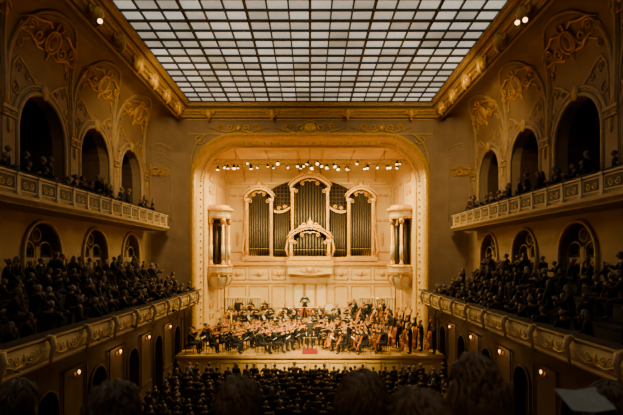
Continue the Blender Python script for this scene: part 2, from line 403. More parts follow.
for s in (-1,1):
    for i,yc in enumerate(BC[3:][::-1]):
        x,z=cove(.4); x2,z2=cove(.46)
        tan=Vector((s*(x2-x),0,z2-z)).normalized(); nor=Vector((0,s*1.0,0)).cross(tan)
        if nor.x*s>0: nor=-nor
        p=Vector((s*x,yc,z))+nor*.03
        spawn(CART,frame(p,nor,tan)@Matrix.Scale(1.08,4),'gilded stucco cartouche in the %s cove above the %s arch from the stage'%(SIDE[s],ORD[i]),'ornament','cartouches in the coves')
    ang=R(45); Mx=frame((s*(7.9+2.25*math.cos(ang)),29.2+.88*math.sin(ang),12.6),(-s*math.cos(ang)*.6,-math.sin(ang),0),(0,0,1))@Matrix.Scale(.5,4)
    spawn(CART,Mx,'gilded stucco cartouche on the curved corner %s of the stage arch'%SIDE[s],'ornament','cartouches in the coves')
    t=MB(M['relief'],True)
    cp=lambda a,z:(s*(7.9+2.37*math.cos(a)),29.2+.98*math.sin(a),z)
    for k in range(5):
        t.tube([cp(R(25+40*u/8),12.9+.25*k+1.0*math.sin(PI*u/8)*.4) for u in range(9)],.03,5)
    for a in (25,65): t.tube([cp(R(a),9.5+.4*k) for k in range(10)],.05,6)
    t.tube([cp(R(25+40*u/8),14.1+.3*math.sin(PI*u/8)) for u in range(9)],.06,6); trim(t)
f=MB(M['stagew']); f.b2((-8.05,28.1,1.1),(8.05,31.4,1.3)); f.b2((-7.05,31.4,1.1),(7.05,38.2,1.3))
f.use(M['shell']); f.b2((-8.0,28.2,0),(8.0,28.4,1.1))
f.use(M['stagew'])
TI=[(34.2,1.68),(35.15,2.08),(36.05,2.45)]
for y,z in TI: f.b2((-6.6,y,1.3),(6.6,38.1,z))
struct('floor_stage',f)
t=MB(M['gold'])
for i in range(14):
    x=-7.6+i*1.09; t.b2((x,28.13,.2),(x+.95,28.2,.27)); t.b2((x,28.13,.85),(x+.95,28.2,.92)); t.b2((x,28.13,.2),(x+.06,28.2,.92)); t.b2((x+.89,28.13,.2),(x+.95,28.2,.92))
t.use(M['stagew']); t.b2((-8.05,28.02,1.16),(8.05,28.12,1.3)); trim(t)
YB=38.2
for s in (-1,1):
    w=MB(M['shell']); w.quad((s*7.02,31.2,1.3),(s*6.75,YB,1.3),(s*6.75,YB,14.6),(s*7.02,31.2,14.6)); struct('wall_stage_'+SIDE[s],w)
    t=MB(M['gold'])
    for y0,y1 in ((34.6,35.9),(36.2,37.7)):
        for z0,z1 in ((3.2,6.2),(7.2,12.6)):
            X=s*6.84
            for a in ((y0,z0,y1,z0+.08),(y0,z1,y1,z1+.08),(y0,z0,y0+.08,z1),(y1-.08,z0,y1,z1)):
                t.b2((min(X,X-s*.08),a[0],a[1]),(max(X,X-s*.08),a[2],a[3]))
    trim(t)
w=MB(M['shell']); w.quad((-6.9,YB,1.3),(6.9,YB,1.3),(6.9,YB,13.2),(-6.9,YB,13.2)); struct('wall_back',w)
w=MB(M['shell'],True); pr=[(31.1,14.45),(32.5,14.6),(36,14.6)]+[(36+2.2*math.sin(a/6*PI/2),13.2+1.4*math.cos(a/6*PI/2)) for a in range(7)]
for a,b_ in zip(pr,pr[1:]): w.quad((-7.1,a[0],a[1]),(7.1,a[0],a[1]),(7.1,b_[0],b_[1]),(-7.1,b_[0],b_[1]))
struct('ceiling_stage',w)
t=MB(M['gold'])
for x0,x1 in ((-6.6,-5.4),(5.4,6.6)):
    z0,z1=7.6,12.8
    for a in ((x0,z0,x1,z0+.09),(x0,z1,x1,z1+.09),(x0,z0,x0+.09,z1),(x1-.09,z0,x1,z1)): t.b2((a[0],YB-.08,a[1]),(a[2],YB,a[3]))
t.b2((-6.75,YB-.15,13.1),(6.75,YB,13.25)); trim(t)
for e in (-1,1):
    t=MB(M['gold'],True); scrolls(t,YB-.08,e*5.9,10.2,.36); scrolls(t,YB-.08,e*5.9,12.2,.3); t.tube([(e*5.9,YB-.08,9.3-.15*i) for i in range(9)],[.05,.11,.07,.12,.08,.1,.06,.07,.01],6); trim(t)
    t=MB(M['gold'],True)
    for k in range(3): t.tube([(e*(2.2*k+.9),32.6,14.57),(e*(2.2*k+.9),36,14.57)]+[(e*(2.2*k+.9),36+2.15*math.sin(a/6*PI/2),13.2+1.36*math.cos(a/6*PI/2)) for a in range(1,7)],.05,5)
    trim(t)
# ================================================================== ORGAN
OO=(0,37.4,6.9)
org=thing('pipe_organ','great pipe organ with gilded towers rising above the orchestra','organ',OO)
def part(name,mb,parent,off):
    off=Vector(off); mb.v=[v-off for v in mb.v]
    return link(name,mb.mesh(name),parent)
def bandarch(mb,x0,x1,z0,rise,th,y0,y1,n=16,peak=0,slope=0):
    for i in range(n):
        ta,tb=i/n,(i+1)/n
        fz=lambda t:z0+rise*math.sin(PI*t)**.8+peak*max(0,1-abs(t-.5)*5)+slope*t
        xa,xb=x0+(x1-x0)*ta,x0+(x1-x0)*tb; za,zb=fz(ta),fz(tb)
        mb.add([(xa,y0,za),(xb,y0,zb),(xb,y0,zb+th),(xa,y0,za+th),(xa,y1,za),(xb,y1,zb),(xb,y1,zb+th),(xa,y1,za+th)],
          [(0,1,2,3),(4,7,6,5),(0,4,5,1),(3,2,6,7),(0,3,7,4),(1,5,6,2)])
d=MB(M['dark']); xs=[-4.2+8.4*i/24 for i in range(25)]
AZ=lambda x,a=4.25,b=2.6:10.9+b*math.sqrt(max(0,1-(x/a)**2))
d.add([(-4.2,37.95,6.9)]+[(x,37.95,AZ(x)) for x in xs]+[(4.2,37.95,6.9)],[tuple(range(27))])
part('back_panel',d,org,OO)
d=MB(M['panel'])
for i in range(-14,15):
    x=i*.3; d.b2((x-.03,37.86,9.5),(x+.03,37.9,AZ(x)-.05))
for i in range(13):
    z=9.6+i*.3; hx=4.2*math.sqrt(max(0,1-max(0,(z-10.9)/2.6)**2)); d.b2((-hx,37.86,z-.03),(hx,37.9,z+.03))
part('lattice',d,org,OO)
def case(x0,x1,z0,z1,rise,yf,name='tower_case',th=.2):
    m=MB(M['gold'])
    for x in (x0,x1):
        m.b2((x-.11,yf-.12,z0),(x+.11,yf+.5,z1)); m.b2((x-.18,yf-.2,z1-.16),(x+.18,yf+.5,z1+.05)); m.b2((x-.17,yf-.18,z0),(x+.17,yf+.5,z0+.28))
    bandarch(m,x0-.2,x1+.2,z1,rise,th,yf-.22,yf+.5,24); bandarch(m,x0-.32,x1+.32,z1+th,rise,.08,yf-.4,yf+.5,24)
    m.b2((x0,yf-.16,z0),(x1,yf+.5,z0+.28))
    m.smooth=True; cx=(x0+x1)/2; zc=z1+rise+th; hw=(x1-x0)/2
    for e in (-1,1):
        m.tube([(cx+e*p[0],yf-.2,p[2]) for p in spiral((hw-.27,0,z1-.2),.17,1.3,0,1)],.035,5)
        m.tube([(cx+e*p[0],yf-.2,p[2]) for p in spiral((hw*.42,0,z1+rise*.42),.15,1.3,0,1)],.032,5)
        k=int((z1-z0-.6)/.35); m.tube([(cx+e*(x1-cx),yf-.16,z0+.4+.35*i) for i in range(k)],[.04+.035*(i%2) for i in range(k)],6)
    m.tube([(cx-hw*.5,yf-.2,z1+rise*.62),(cx-.15,yf-.22,zc-.4),(cx,yf-.22,zc-.5),(cx+.15,yf-.22,zc-.4),(cx+hw*.5,yf-.2,z1+rise*.62)],[.03,.06,.08,.06,.03],6)
    o=part(name,m,org,OO)
    m=MB(M['gold'],True); m.sph((cx,yf-.28,zc+.22),(.24,.15,.3),10,7)
    for e in (-1,1):
        m.tube([(cx+e*p[0],yf-.28,p[2]) for p in spiral((.44,0,zc+.14),.24,1.4,PI,1)],.055,5)
        m.tube([(cx+e*.3,yf-.26,zc+.1),(cx+e*.75,yf-.26,zc+.04),(cx+e*1.05,yf-.22,zc-.18)],[.08,.07,.02],6)
    m.tube([(cx,yf-.26,zc+.42),(cx,yf-.26,zc+.6),(cx,yf-.26,zc+.8)],[.1,.07,.01],6)
    m.v=[v-Vector(OO) for v in m.v]; link('crest',m.mesh('crest'),o)
    for e in (-1,1):
        m=MB(M['gold'],True); m.lathe([(.09,0),(.15,.14),(.1,.28),(.06,.34),(.08,.4),(.01,.58)],9,(cx+e*(hw+.08),yf-.05,z1+.1)); m.v=[v-Vector(OO) for v in m.v]; link('urn',m.mesh('urn'),o)
def pipe(x,y,z0,z1,r):
    m=MB(M['tin'],True); h=z1-z0
    m.lathe([(r*.2,0),(r,.55),(r,h)],10,(x,y,z0))
    m.use(M['dark']); m.b2((x-r*.5,y-r*1.02,z0+.6),(x+r*.5,y-r*.9,z0+.72))
    m.use(M['goldp']); m.lathe([(r*1.04,.55),(r*1.04,.58)],10,(x,y,z0))
    part('pipe',m,org,OO)
for s in (-1,1):
    a,b_=sorted((s*3.05,s*4.95)); case(a,b_,7.0,11.75,.75,37.0)
    for i in range(9):
        x=a+.22+(b_-a-.44)*i/8; pipe(x,37.15-.14*math.sin(PI*i/8),7.3,11.7+.65*math.sin(PI*i/8),.086)
    a,b_=sorted((s*1.6,s*2.85)); m=MB(M['gold'])
    x0,x1=s*2.85,s*1.55
    bandarch(m,x0,x1,10.75,-.2,.13,37.15,37.5,14,0,.3); bandarch(m,x0,x1,10.88,-.2,.05,37.08,37.5,14,0,.3)
    m.smooth=True
    m.tube([(s*p[0],37.1,p[2]) for p in spiral((2.45,0,11.05),.16,1.4,PI,-1)],.035,5); m.tube([(s*p[0],37.1,p[2]) for p in spiral((2.0,0,11.15),.16,1.4,PI,-1)],.035,5)
    part('flat_cornice',m,org,OO)
    for i in range(8):
        x=a+.1+(b_-a-.2)*i/7; u=(i/7 if s<0 else 1-i/7); pipe(x,37.4,7.2,10.7-.2*math.sin(PI*u)+.3*u,.07)
case(-1.38,1.38,7.0,12.55,.85,36.95,th=.24)
for i in range(11): pipe(-1.13+2.26*i/10,37.1-.2*math.sin(PI*i/10),8.6,12.5+.74*math.sin(PI*i/10),.093)
case(-1.45,1.45,6.95,8.5,.85,36.3,'front_case',.17)
for i in range(11): x=-1.18+2.36*i/10; pipe(x,36.45-.16*math.sin(PI*i/10),7.2,8.45+.75*math.sin(PI*i/10),.098)
for e in (-1,1):
    m=MB(M['gold'],True); m.tube([(e*1.68,36.4,7.2),(e*1.86,36.45,7.8),(e*1.73,36.4,8.5),(e*1.62,36.5,9.0)],[.06,.11,.08,.02],6); part('side_scroll',m,org,OO)
    m=MB(M['gold'],True); m.tube([(e*5.1,37.0,7.2),(e*5.35,37.05,7.7),(e*5.22,37.05,8.6),(e*5.1,37.05,9.6),(e*5.16,37.05,10.6)],[.05,.12,.09,.06,.02],6); part('side_scroll',m,org,OO)
m=MB(M['gold']); m.b2((-5.3,36.85,6.9),(5.3,38.1,7.2)); part('plinth',m,org,OO)
GO=(0,37,2.3)
gal=thing('organ_gallery','cream and gold panelled gallery front carrying the organ','gallery',GO)
m=MB(M['shell']); m.b2((-6.7,37.05,2.3),(6.7,38.15,6.6)); m.b2((-1.7,36.2,5.9),(1.7,37.1,6.6)); part('front_wall',m,gal,GO)
m=MB(M['gold']); m.b2((-6.75,36.9,6.55),(6.75,38.15,6.75)); m.b2((-6.7,36.95,6.75),(6.7,38.15,6.9)); m.b2((-1.8,36.05,6.55),(1.8,37,6.9)); m.b2((-6.7,36.98,5.1),(6.7,37.06,5.2)); part('cornice',m,gal,GO)
for x0,x1 in ((-6.4,-5.0),(-4.8,-3.2),(-3.0,-1.9),(1.9,3.0),(3.2,4.8),(5.0,6.4)):
    m=MB(M['gold'])
    for z0,z1 in ((5.4,6.35),(3.2,4.9)):
        for a in ((x0,z0,x1,z0+.07),(x0,z1,x1,z1+.07),(x0,z0,x0+.07,z1),(x1-.07,z0,x1,z1)): m.b2((a[0],36.99,a[1]),(a[2],37.06,a[3]))
    m.smooth=True; scrolls(m,36.98,(x0+x1)/2,5.9,.3); m.sph(((x0+x1)/2,36.98,5.9),(.16,.08,.2)); part('gilded_panel',m,gal,GO)
for x in (-.9,0,.9):
    m=MB(M['white']); m.b2((x-.38,36.95,3.1),(x+.38,37.06,5.0)); m.use(M['gold'])
    for a in ((x-.4,3.0,x-.33,5.05),(x+.33,3.0,x+.4,5.05),(x-.4,5.0,x+.4,5.08)): m.b2((a[0],36.9,a[1]),(a[2],37.06,a[3]))
    part('centre_panel',m,gal,GO)
m=MB(M['gold'],True); m.tube([(-1.7,36.3,5.95),(-.9,36.25,5.85),(0,36.2,5.8),(.9,36.25,5.85),(1.7,36.3,5.95)],.045,6); scrolls(m,36.15,0,6.22,.5); m.sph((0,36.12,6.22),(.22,.1,.22)); part('swag',m,gal,GO)
for s in (-1,1):
    cx,cy=s*6.55,33.1; o=(cx,cy,4.85)
    tw=thing('pipe_tower','gilded column pavilion with dark pipes on the %s stage wall'%SIDE[s],'pipe tower',o,'pipe pavilions beside the organ')
    m=MB(M['white'],True); m.lathe([(.08,4.85),(.4,4.92),(.75,5.15),(.98,5.55),(1.06,6.0)],18,(cx,cy,0)); part('corbel',m,tw,o)
    m=MB(M['gold']); m.lathe([(1.06,6.0),(1.18,6.06),(1.18,6.18)],18,(cx,cy,0)); m.use(M['white']); m.lathe([(1.08,6.18),(1.08,6.5)],18,(cx,cy,0)); m.use(M['gold']); m.lathe([(1.1,6.5),(1.16,6.56),(1.1,6.66)],18,(cx,cy,0)); part('base',m,tw,o)
    for i in range(6):
        a=i/6*2*PI+.2; x,y=cx+.82*math.cos(a),cy+.82*math.sin(a)
        m=MB(M['gold'],True); m.lathe([(.15,6.62),(.15,6.75),(.10,6.8),(.09,9.5)],10,(x,y,0)); m.lathe([(.15,6.62),(.16,6.8)],10,(x,y,0)); m.lathe([(.1,9.45),(.19,9.7),(.19,9.86)],8,(x,y,0)); m.use(M['white']); m.lathe([(.115,7.0),(.115,8.0)],8,(x,y,0)); part('column',m,tw,o)
    for i in range(9):
        a=i/9*2*PI; x,y=cx+.5*math.cos(a),cy+.5*math.sin(a)
        m=MB(M['tin'],True); m.lathe([(.03,6.62),(.12,7.0),(.12,9.4)],9,(x,y,0)); part('pipe',m,tw,o)
    m=MB(M['panel'],True); m.lathe([(.36,6.62),(.36,9.8)],12,(cx,cy,0)); part('core',m,tw,o)
    m=MB(M['gold']); m.lathe([(1.0,9.86),(1.02,10.0)],18,(cx,cy,0)); m.use(M['white']); m.lathe([(.96,10.0),(.96,10.32)],18,(cx,cy,0)); m.use(M['gold']); m.lathe([(.98,10.32),(1.16,10.44),(1.16,10.58),(1.0,10.62)],18,(cx,cy,0)); m.lathe([(.9,10.62),(.9,10.78)],18,(cx,cy,0)); part('entablature',m,tw,o)
    m=MB(M['gold'],True)
    m.tube([(cx+1.1*math.cos(i/20*2*PI),cy+1.1*math.sin(i/20*2*PI),5.98) for i in range(20)],.06,6,closed=True)
    for i in range(10):
        a=i/10*2*PI; c0,s0=math.cos(a),math.sin(a)
        m.tube([(cx+1.09*c0,cy+1.09*s0,6.0),(cx+1.05*c0,cy+1.05*s0,5.7),(cx+.85*c0,cy+.85*s0,5.3),(cx+.5*c0,cy+.5*s0,5.0)],[.07,.1,.06,.02],5)
    part('swag',m,tw,o)
    t=MB(M['gold'],True); X=s*6.92
    for z,r0 in ((11.9,.35),(12.7,.28),(3.9,.3),(3.1,.25)):
        for e in (-1,1): t.tube([(X,33.1+e*p[0],p[2]) for p in spiral((.42,0,z),r0,1.4,PI,1)],.05,5)
        t.sph((X,33.1,z),(.08,.2,.24),8,6)
    trim(t)
o=(0,31.7,13.55); lb=thing('lighting_bar','long thin lighting bar hung under the stage arch','lighting bar',o)
m=MB(M['goldp']); m.cyl((-6.6,31.7,13.45),(6.6,31.7,13.45),.035); m.cyl((-6.6,31.7,13.75),(6.6,31.7,13.75),.035)
for i in range(33): x=-6.6+i*.4; m.cyl((x,31.7,13.45),(x+.2,31.7,13.75),.015,n=5); m.cyl((x+.4,31.7,13.45),(x+.2,31.7,13.75),.015,n=5)
part('truss',m,lb,o)
for x in (-5,0,5): m=MB(M['iron']); m.cyl((x,31.7,13.7),(x,31.7,14.5),.02,n=5); part('hanger',m,lb,o)
hs=MB(M['iron'],True); hs.lathe([(.04,.16),(.08,.13),(.1,0),(.11,-.1)],10); hs.b2((-.02,-.02,.13),(.02,.02,.25))
ln=MB(M['stagelamp'],True); ln.lathe([(.1,-.1),(.1,-.13),(.04,-.15)],10)
SL=P('stage_lamp',None,[P('housing',hs),P('lens',ln)])
NL=38; lx=sorted(rnd.uniform(-6.3,6.3) if i%2 else -6.2+12.4*i/(NL-1) for i in range(NL))
for i,x in enumerate(lx):
    spawn(SL,Matrix.Translation((x,31.62,13.25+rnd.choice([0,.0,.28,.1,-.08])))@Matrix.Rotation(R(rnd.uniform(-45,10)),4,'X')@Matrix.Rotation(R(rnd.uniform(-25,25)),4,'Y')@Matrix.Scale(rnd.uniform(.65,1.1),4),'small warm stage lamp on the bar, %s from the left'%ORD[i],'stage lamp','lamps on the stage lighting bar')
# ================================================================== BALCONIES
orn=MB(M['goldp'],True)
orn.sph((0,0,0),(.08,.03,.11),10,6)
for e in (-1,1):
    orn.tube([(e*p[0],.0,p[2]) for p in spiral((.3,0,0),.14,1.5,PI,1)],[.02]*17,5)
    orn.tube([(e*p[0],.0,p[2]) for p in spiral((.6,0,.02),.11,1.4,PI,-1)],[.018]*17,5)
    orn.tube([(e*.1,0,-.16),(e*.4,.01,-.2),(e*.7,0,-.1),(e*.88,0,.0)],[.02,.022,.015,.008],5)
ORNM=orn.mesh('scroll_ornament')
con=MB(M['parap'],True); con.tube([(0,-.02,.42),(0,.1,.36),(0,.15,.15),(0,.08,-.1),(0,.04,-.4)],[.08,.1,.08,.06,.03],8)
con.use(M['goldp']); con.tube([(0,.12,.3),(0,.2,.15),(0,.12,-.05)],[.03,.04,.02],6); con.smooth=False; con.b2((-.12,-.05,.4),(.12,.15,.45))
CONM=con.mesh('console')
pn=MB(M['panel']); pn.b2((-.42,0,-.2),(.42,.03,.2)); pn.use(M['parap'])
for a in ((-.46,-.23,.46,-.19),(-.46,.19,.46,.23),(-.46,-.23,-.42,.23),(.42,-.23,.46,.23)): pn.b2((a[0],0,a[1]),(a[2],.05,a[3]))
pn.use(M['goldp'])
for e in (-1,1): pn.tube([(e*p[0],.04,p[2]) for p in spiral((.17,0,0),.13,1.3,PI,1)],.018,5)
PANM=pn.mesh('inset_panel')
pst=MB(M['parap']); pst.b2((-.07,0,-.3),(.07,.08,.32)); pst.b2((-.1,0,.26),(.1,.12,.34)); pst.b2((-.1,0,-.36),(.1,.12,-.28))
PSTM=pst.mesh('post')
for s in (-1,1):
    rot=lambda x,y,z,s=s: frame((s*x,y,z),(-s,0,0),(0,0,1))
    o=Vector((s*7.1,14,4.3))
    bl=thing('balcony','lower %s balcony with curved cream parapet and scrolled brackets'%SIDE[s],'balcony',o)
    m=MB(M['parap']); m.sweep([(7.35,4.36),(7.12,4.4),(7.0,4.52),(6.96,4.75),(7.0,4.96),(7.06,5.02),(7.35,5.02)],-1.9,29.9,s); part('parapet',m,bl,o)
    m=MB(M['relief']); m.sweep([(7.06,5.0),(6.93,5.03),(6.93,5.08),(7.36,5.08),(7.36,5.0)],-1.9,29.9,s); m.sweep([(7.35,4.3),(6.98,4.33),(6.96,4.39),(7.1,4.43),(7.35,4.43)],-1.9,29.9,s); part('moulding',m,bl,o)
    m=MB(M['velvet']); m.sweep([(6.97,5.08),(6.99,5.14),(7.33,5.14),(7.36,5.08)],-1.9,29.9,s); part('padded_rail',m,bl,o)
    m=MB(M['darkw']); m.sweep([(7.1,4.2),(7.1,4.35),(7.95,4.35),(7.95,4.85),(8.75,4.85),(8.75,5.35),(9.55,5.35),(9.55,5.85),(10.3,5.85),(10.3,4.2)],-1.9,29.1,s); part('stepped_floor',m,bl,o)
    for i in range(12):
        y=28.9-i*2.05
        link('console',CONM,bl,Matrix.Translation(-o)@rot(6.96,y,4.66)); link('scroll_ornament',ORNM,bl,Matrix.Translation(-o)@rot(6.97,y-1.02,4.74))
    o=Vector((s*8.9,14,9.0))
    bl=thing('balcony','upper %s balcony with inset panels between pale posts'%SIDE[s],'balcony',o)
    m=MB(M['relief']); m.sweep([(9.15,9.0),(8.95,9.05),(8.9,9.15),(8.9,9.75),(9.15,9.75)],-1.9,29.3,s); part('parapet',m,bl,o)
    m=MB(M['parap']); m.sweep([(9.15,8.86),(8.95,8.86),(8.78,8.98),(8.76,9.08),(8.9,9.12),(9.15,9.12)],-1.9,29.3,s); m.sweep([(8.82,9.72),(8.82,9.78),(9.15,9.78),(9.15,9.72)],-1.9,29.3,s); part('moulding',m,bl,o)
    m=MB(M['velvet']); m.sweep([(8.86,9.78),(8.86,9.84),(8.92,9.88),(9.15,9.88),(9.2,9.84),(9.2,9.78)],-1.9,29.3,s); part('padded_rail',m,bl,o)
    m=MB(M['cove']); m.b2((min(s*8.95,s*XW),-1.9,8.82),(max(s*8.95,s*XW),29.1,9.1)); m.b2((min(s*XW,s*(XW+2)),-1.9,8.95),(max(s*XW,s*(XW+2)),29.1,9.08)); part('floor_slab',m,bl,o)
    for i in range(16):
        y=28.8-i*1.12
        link('post',PSTM,bl,Matrix.Translation(-o)@rot(8.9,y,9.44)); link('inset_panel',PANM,bl,Matrix.Translation(-o)@rot(8.9,y-.56,9.44))
    for i,y in enumerate([21.3+3.5*k-1.75 for k in range(-1,3)]):
        o=(s*7.98,y,2.9)
        l=thing('wall_lamp','small glowing wall lamp under the lower %s balcony, %s from the rear'%(SIDE[s],ORD[i]),'lamp',o,'wall lamps under the balconies')
        m=MB(M['gold'],True); m.tube([(s*8.04,y,3.15),(s*7.93,y,3.1),(s*7.88,y,3.2)],.02,6); m.sph((s*8.03,y,3.18),(.03,.07,.11),8,6); part('bracket',m,l,o)
        m=MB(M['lamp'],True); m.sph((s*7.88,y,3.28),(.045,.045,.07),8,6); part('shade',m,l,o)
hs=MB(M['iron'],True); hs.cyl((0,0,0),(0,.3,0),.09,.11,10); ln=MB(M['stagelamp'],True); ln.cyl((0,.29,0),(0,.32,0),.1,.06,10); br=MB(M['iron']); br.b2((-.02,.1,0),(.02,.14,.35))
SPT=P('spotlight',None,[P('housing',hs),P('lens',ln),P('bracket',br)])
for i,(x,y) in enumerate(((7.75,17.6),(7.95,17.4),(-7.8,17.5))):
    spawn(SPT,frame((x,y,15.95),(-.35*x/7.8,-.9,-.35),(0,0,1)),['small lit spotlight on the right ceiling cornice, nearer the glass','small lit spotlight on the right ceiling cornice, nearer the wall','small lit spotlight on the left ceiling cornice'][i],'spotlight')
# ================================================================== PEOPLE
def skinmesh(J,E,rad):
    names=list(J); ix={n:i for i,n in enumerate(names)}
    me=bpy.data.meshes.new('sk'); me.from_pydata([J[n] for n in names],[(ix[a],ix[b]) for a,b in E],[])
    o=bpy.data.objects.new('sk',me); COL.objects.link(o)
    sk=o.modifiers.new('s','SKIN'); sk.use_smooth_shade=True
    for n in names:
        d=me.skin_vertices[0].data[ix[n]]; r=rad[n]; d.radius=(r,r); d.use_root=(n=='pelvis')
    o.modifiers.new('u','SUBSURF').levels=1
    bpy.context.view_layer.update(); dg=bpy.context.evaluated_depsgraph_get()
    r=bpy.data.meshes.new_from_object(o.evaluated_get(dg)); bpy.data.objects.remove(o); return r
def headshape(u,p):
    x,y,z=p
    if u[2]<0: x*=1+.32*u[2]; y*=1+.12*u[2] if u[1]>0 else 1+.3*u[2]
    if u[1]>.3: y*=.95
    return (x,y,z)
def person(J,L,Rr,hd,stand=False,shirt=True,nod=0,hi=False,suit='suit'):
    J=dict(J); E=[('pelvis','waist'),('waist','chest'),('chest','neck'),('neck','skull')]
    for k,(el,wr) in (('L',L),('R',Rr)):
        J['el'+k]=el; J['wr'+k]=wr
        E+=[('chest','sh'+k),('sh'+k,'el'+k),('el'+k,'wr'+k),('pelvis','hip'+k),('hip'+k,'kn'+k),('kn'+k,'an'+k),('an'+k,'to'+k)]
    rb=dict(pelvis=.15,waist=.13,chest=.148,neck=.056,skull=.058,sh=.078,el=.052,wr=.034,hip=.1,kn=.07,an=.046,to=.04)
    rad={n:rb[n if n in rb else n[:-1]] for n in J}
    me=skinmesh(J,E,rad); mb=MB(M[suit] if isinstance(suit,str) else suit); mb.smooth=True
    SU=mb.c; mb.use(M['skin']); SK=mb.c; mb.use(M['shirt']); SH=mb.c; mb.use(M['black']); SO=mb.c
    segs=[(Vector(J[a]),Vector(J[b]),a,b,(rad[a]+rad[b])/2) for a,b in E]
    mb.v=[v.co.copy() for v in me.vertices]
    for p in me.polygons:
        c=p.center; best=None
        for a,b,na,nb,rr in segs:
            d=b-a; t=max(0,min(1,(c-a).dot(d)/d.length_squared)); q=(c-(a+d*t)).length-rr
            if best is None or q<best[0]: best=(q,na,nb,t)
        _,na,nb,t=best; k=SU
        if nb=='skull' or (na=='chest' and nb=='neck' and t>.75): k=SK
        elif nb[:2]=='wr' and t>.9: k=SK
        elif nb[:2]=='wr' and t>.8 and shirt: k=SH
        elif nb[:2]=='to': k=SO
        elif shirt and na in('waist','chest') and nb in('chest','neck') and p.normal.y>.4 and abs(c.x)<.04+.05*max(0,t): k=SH
        mb.f.append(list(p.vertices)); mb.fm.append(k); mb.sm.append(True)
    bpy.data.meshes.remove(me)
    for k in 'LR':
        w=Vector(J['wr'+k]); d=(w-Vector(J['el'+k])).normalized(); sd=-1 if k=='L' else 1
        inn=Vector((-sd,0,-.2)); u=d.cross(inn)
        u=(u if u.length>.05 else d.cross(Vector((0,0,1)))).normalized(); v=u.cross(d).normalized()
        mb.use(M['skin']); mb.T=frame(w+d*.05,d,v); mb.sph((0,0,0),(.042,.055,.018),8,6); mb.T=None
        for i,(q,ln) in enumerate(((-.032,.07),(-.011,.08),(.011,.075),(.032,.058))):
            b0=w+d*.085+u*q; mb.tube([b0,b0+d*ln*.5+v*.008,b0+d*ln*.75+v*.03,b0+d*ln*.7+v*.05],[.0095,.009,.008,.006],5)
        b0=w+d*.035-u*.035; mb.tube([b0,b0-u*.03+d*.03,b0-u*.025+d*.06+v*.02],[.011,.01,.007],5)
    H=Matrix.Translation(hd)@Matrix.Rotation(nod,4,'X'); mb.T=H; mb.use(M['skin']); n=(20,14) if hi else (12,9)
    mb.sph((0,0,0),(.078,.098,.118),n[0],n[1],None,headshape)
    mb.tube([(0,.088,.02),(0,.108,-.015),(0,.085,-.03)],[.009,.016,.008],6)
    for e in (-1,1):
        mb.use(M['skin']); mb.sph((e*.078,-.005,-.01),(.012,.022,.034),6,5); mb.use(M['eye']); mb.sph((e*.03,.083,.018),(.012,.008,.007),6,4)
    mb.use(M['lip']); mb.sph((0,.083,-.055),(.022,.008,.007),6,4); mb.T=None
    return mb.mesh('person'),H
def hair(H,style,color,hi=False,seed=0):
    mb=MB(HM[color],True); mb.T=H; n=(40,28) if hi else (14,10)
    def sh(u,p):
        k=1+ (.05*math.sin(u[0]*9+u[2]*7)*math.cos(u[1]*8) if style!='short' else .02*math.sin(u[0]*14+u[1]*11))
        if hi: k+=.09*noise.noise(Vector((u[0]*2.2+seed*7,u[1]*2.2,u[2]*2.2)))+.05*noise.noise(Vector((u[0]*7+seed*3,u[1]*7,u[2]*7)))
        return (p[0]*k,p[1]*k,p[2]*k)
    low={'short':-.35,'long':-.75,'bun':-.4,'balding':-.4}[style]
    if style=='balding': fl=lambda x,y,z: -.4<z<.5 and y<.25
    else: fl=lambda x,y,z: (z>.45) or (y<.2 and z>low) or (y<.55 and z>.25)
    mb.sph((0,-.008,.008),(.086,.107,.126),n[0],n[1],fl,sh)
    if style=='long':
        mb.sph((0,-.065,-.13),(.105,.065,.18),n[0],n[1],None,sh)
        for e in (-1,1): mb.sph((e*.082,-.02,-.11),(.035,.055,.16),n[0]//2,n[1]//2,None,sh)
    if style=='bun': mb.sph((0,-.125,.05),(.05,.045,.05),9,7)
    if hi:
        rr=random.Random(seed*13+5)
        for i in range(260):
            az=rr.uniform(0,2*PI); t0=rr.uniform(.05,1.2); pts=[]; tw=rr.uniform(-.5,.5); ln=rr.uniform(.35,.8); lift=rr.uniform(1.0,1.05)
            for j in range(5):
                t=t0+ln*j/4; a=az+tw*j/4; u=(math.sin(t)*math.cos(a),math.sin(t)*math.sin(a),math.cos(t))
                if u[1]>.45 and u[2]<.5: break
                k=lift+.03*j/4*rr.random(); q=sh(u,(u[0]*.086,u[1]*.107,u[2]*.126)); pts.append((q[0]*k,q[1]*k-.008,q[2]*k+.008))
            if len(pts)>2 and (style!='balding' or t0>.95): mb.tube(pts,[.003]+[.005]*(len(pts)-2)+[.002],4)
        if style=='long':
            for i in range(120):
                x=rr.uniform(-.1,.1); y=-.06-.05*math.cos(x*14)+rr.uniform(-.01,.01); z=rr.uniform(-.02,.06); f=rr.uniform(0,6)
                mb.tube([(x*(1+.12*j)+.007*math.sin(f+j*1.6),y+.004*j,z-.055*j) for j in range(6)],[.005,.007,.007,.007,.006,.002],4)
    return mb.mesh('hair')
def sit(spread=.12,lean=0.0,feet=.42):
    J={'pelvis':(0,0,.56),'waist':(0,lean*.4,.74),'chest':(0,lean*.8,.93),'neck':(0,lean,1.1),'skull':(0,lean+.02,1.19)}
    for k,e in (('L',-1),('R',1)):
        J['sh'+k]=(e*.175,lean*.9,1.02); J['hip'+k]=(e*.1,.04,.54); J['kn'+k]=(e*spread,.43,.53); J['an'+k]=(e*spread,feet,.085); J['to'+k]=(e*spread*1.15,feet+.17,.045)
    return J,(0,lean+.035,1.235)
